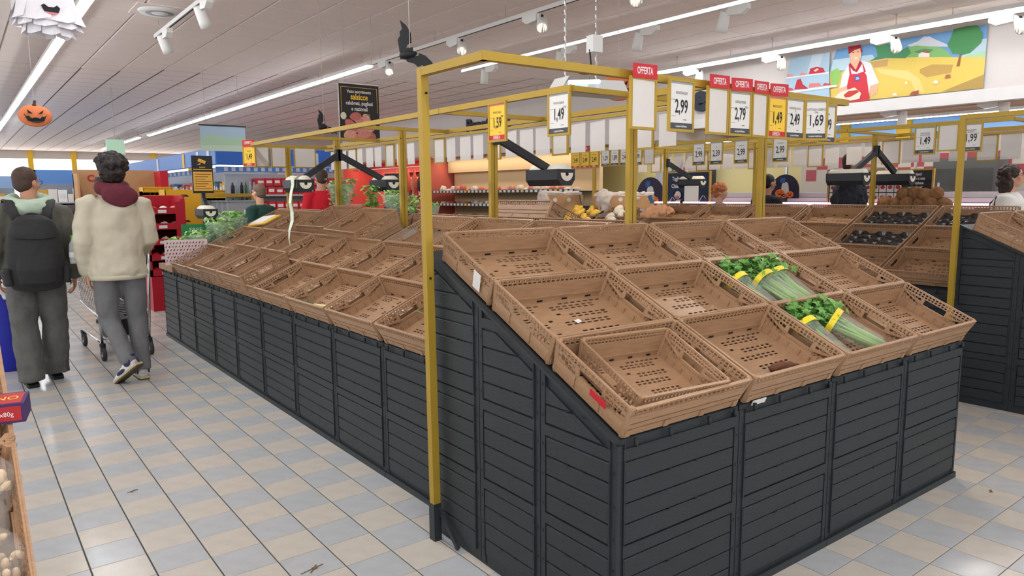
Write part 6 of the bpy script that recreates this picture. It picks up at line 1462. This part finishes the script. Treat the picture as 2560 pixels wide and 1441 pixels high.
# ------------------------------------------------------------ left foreground: bags of nuts, pasta, box
M_NUT = mat('peeled_nuts', (222, 194, 156), .6, .12, 30); M_BAGF = mat('nut_film', (236, 232, 226), .1, alpha=.18, spec=.9)
def nutbag(M, seed, label, m=M_NUT, n=150, L=.014):
    r_ = random.Random(seed); t = thing('nut_bag', label, 'bag', M); b = MB()
    for k in range(n):
        a, p, q = r_.uniform(0, 2*PI), r_.uniform(-1.2, 1.5), r_.uniform(.75, 1)
        c = (.11*q*math.cos(a)*math.cos(p), .085*q*math.sin(a)*math.cos(p), .055+.05*q*math.sin(p))
        Mx = Matrix.Translation(c) @ Euler((r_.uniform(0, 3), r_.uniform(0, 3), r_.uniform(0, 3))).to_matrix().to_4x4(); b.ball((0, 0, 0), L, L*.5, L*.45, 8, 5, M=Mx)
    tag(b.obj('nuts', m, t, True), kind='stuff')
    b = MB(); b.ball((0, 0, .055), .125, .098, .062, 20, 10); b.loft([((-.0, .08, .08), .07, .03), ((.0, .13, .10), .05, .008), ((0, .16, .115), .07, .006)], 14, ref=(1, 0, 0))
    me = organic(b, .008, 1, .012, .03, name='film'); part(me, 'film', M_BAGF, t); return t
for k, (x, q) in enumerate(((2.50, .31), (2.46, .20), (2.50, .09))):
    nutbag(slope_M(G6, x*PW+.185, q, .04) @ RZ(.3*k), 11+k, 'clear bag of pale peeled nuts in the left foreground crate, %s' % ('farthest', 'middle', 'nearest')[k])
nutbag(slope_M(G6, 2.5*PW+.12, .56, .012), 21, 'bag of brown pasta in the upper left foreground crate', mat('pasta_brown', (196, 138, 74), .6, .15, 20), 120, .02)
t = thing('snack_box', 'small red and purple box reading 4x80g on the left foreground crates', 'box', T(.0, 1.835, 1.035) @ RZ(-.22) @ RX(.12))
M_PURP = mat('box_purple', (62, 40, 92), .5); M_BOXR = mat('box_red', (170, 40, 48), .5)
b = MB(); b.box(-.10, -.03, 0, .09, .04, .042); b.obj('carton', M_PURP, t)
b = MB(); b.box(-.095, -.0308, .005, .084, -.03, .037); b.box(-.095, -.025, .042, .084, .034, .0428); b.obj('red_panel', M_BOXR, t)
text('4x80g', M_PAPER, t, frame_face(.055, .02, -.0312), .014, .9); text('CONO', M_CARDY, t, Matrix(((1, 0, 0, .035), (0, 1, 0, .004), (0, 0, 1, .0432), (0, 0, 0, 1))), .03, .9)
# bits of dirt on the floor
for k, (x, y, s_) in enumerate(((1.02, 2.66, .05), (.60, 3.98, .025), (1.93, 4.02, .03), (3.99, 1.28, .02))):
    b = MB(); b.bar((-s_, 0, .001), (s_, s_*.4, .002), .004, .002); b.bar((-s_*.3, -s_*.3, .001), (s_*.5, s_*.6, .002), .006, .003); b.ball((s_*.2, s_*.2, .002), s_*.3, s_*.25, .003, 6, 4)
    tag(b.obj('floor_litter', mat('litter', (110, 90, 70), .9), None, False, T(x, y, 0)), 'scrap of dry leaf on the floor tiles, %s from the near corner' % ORD[k], 'litter')
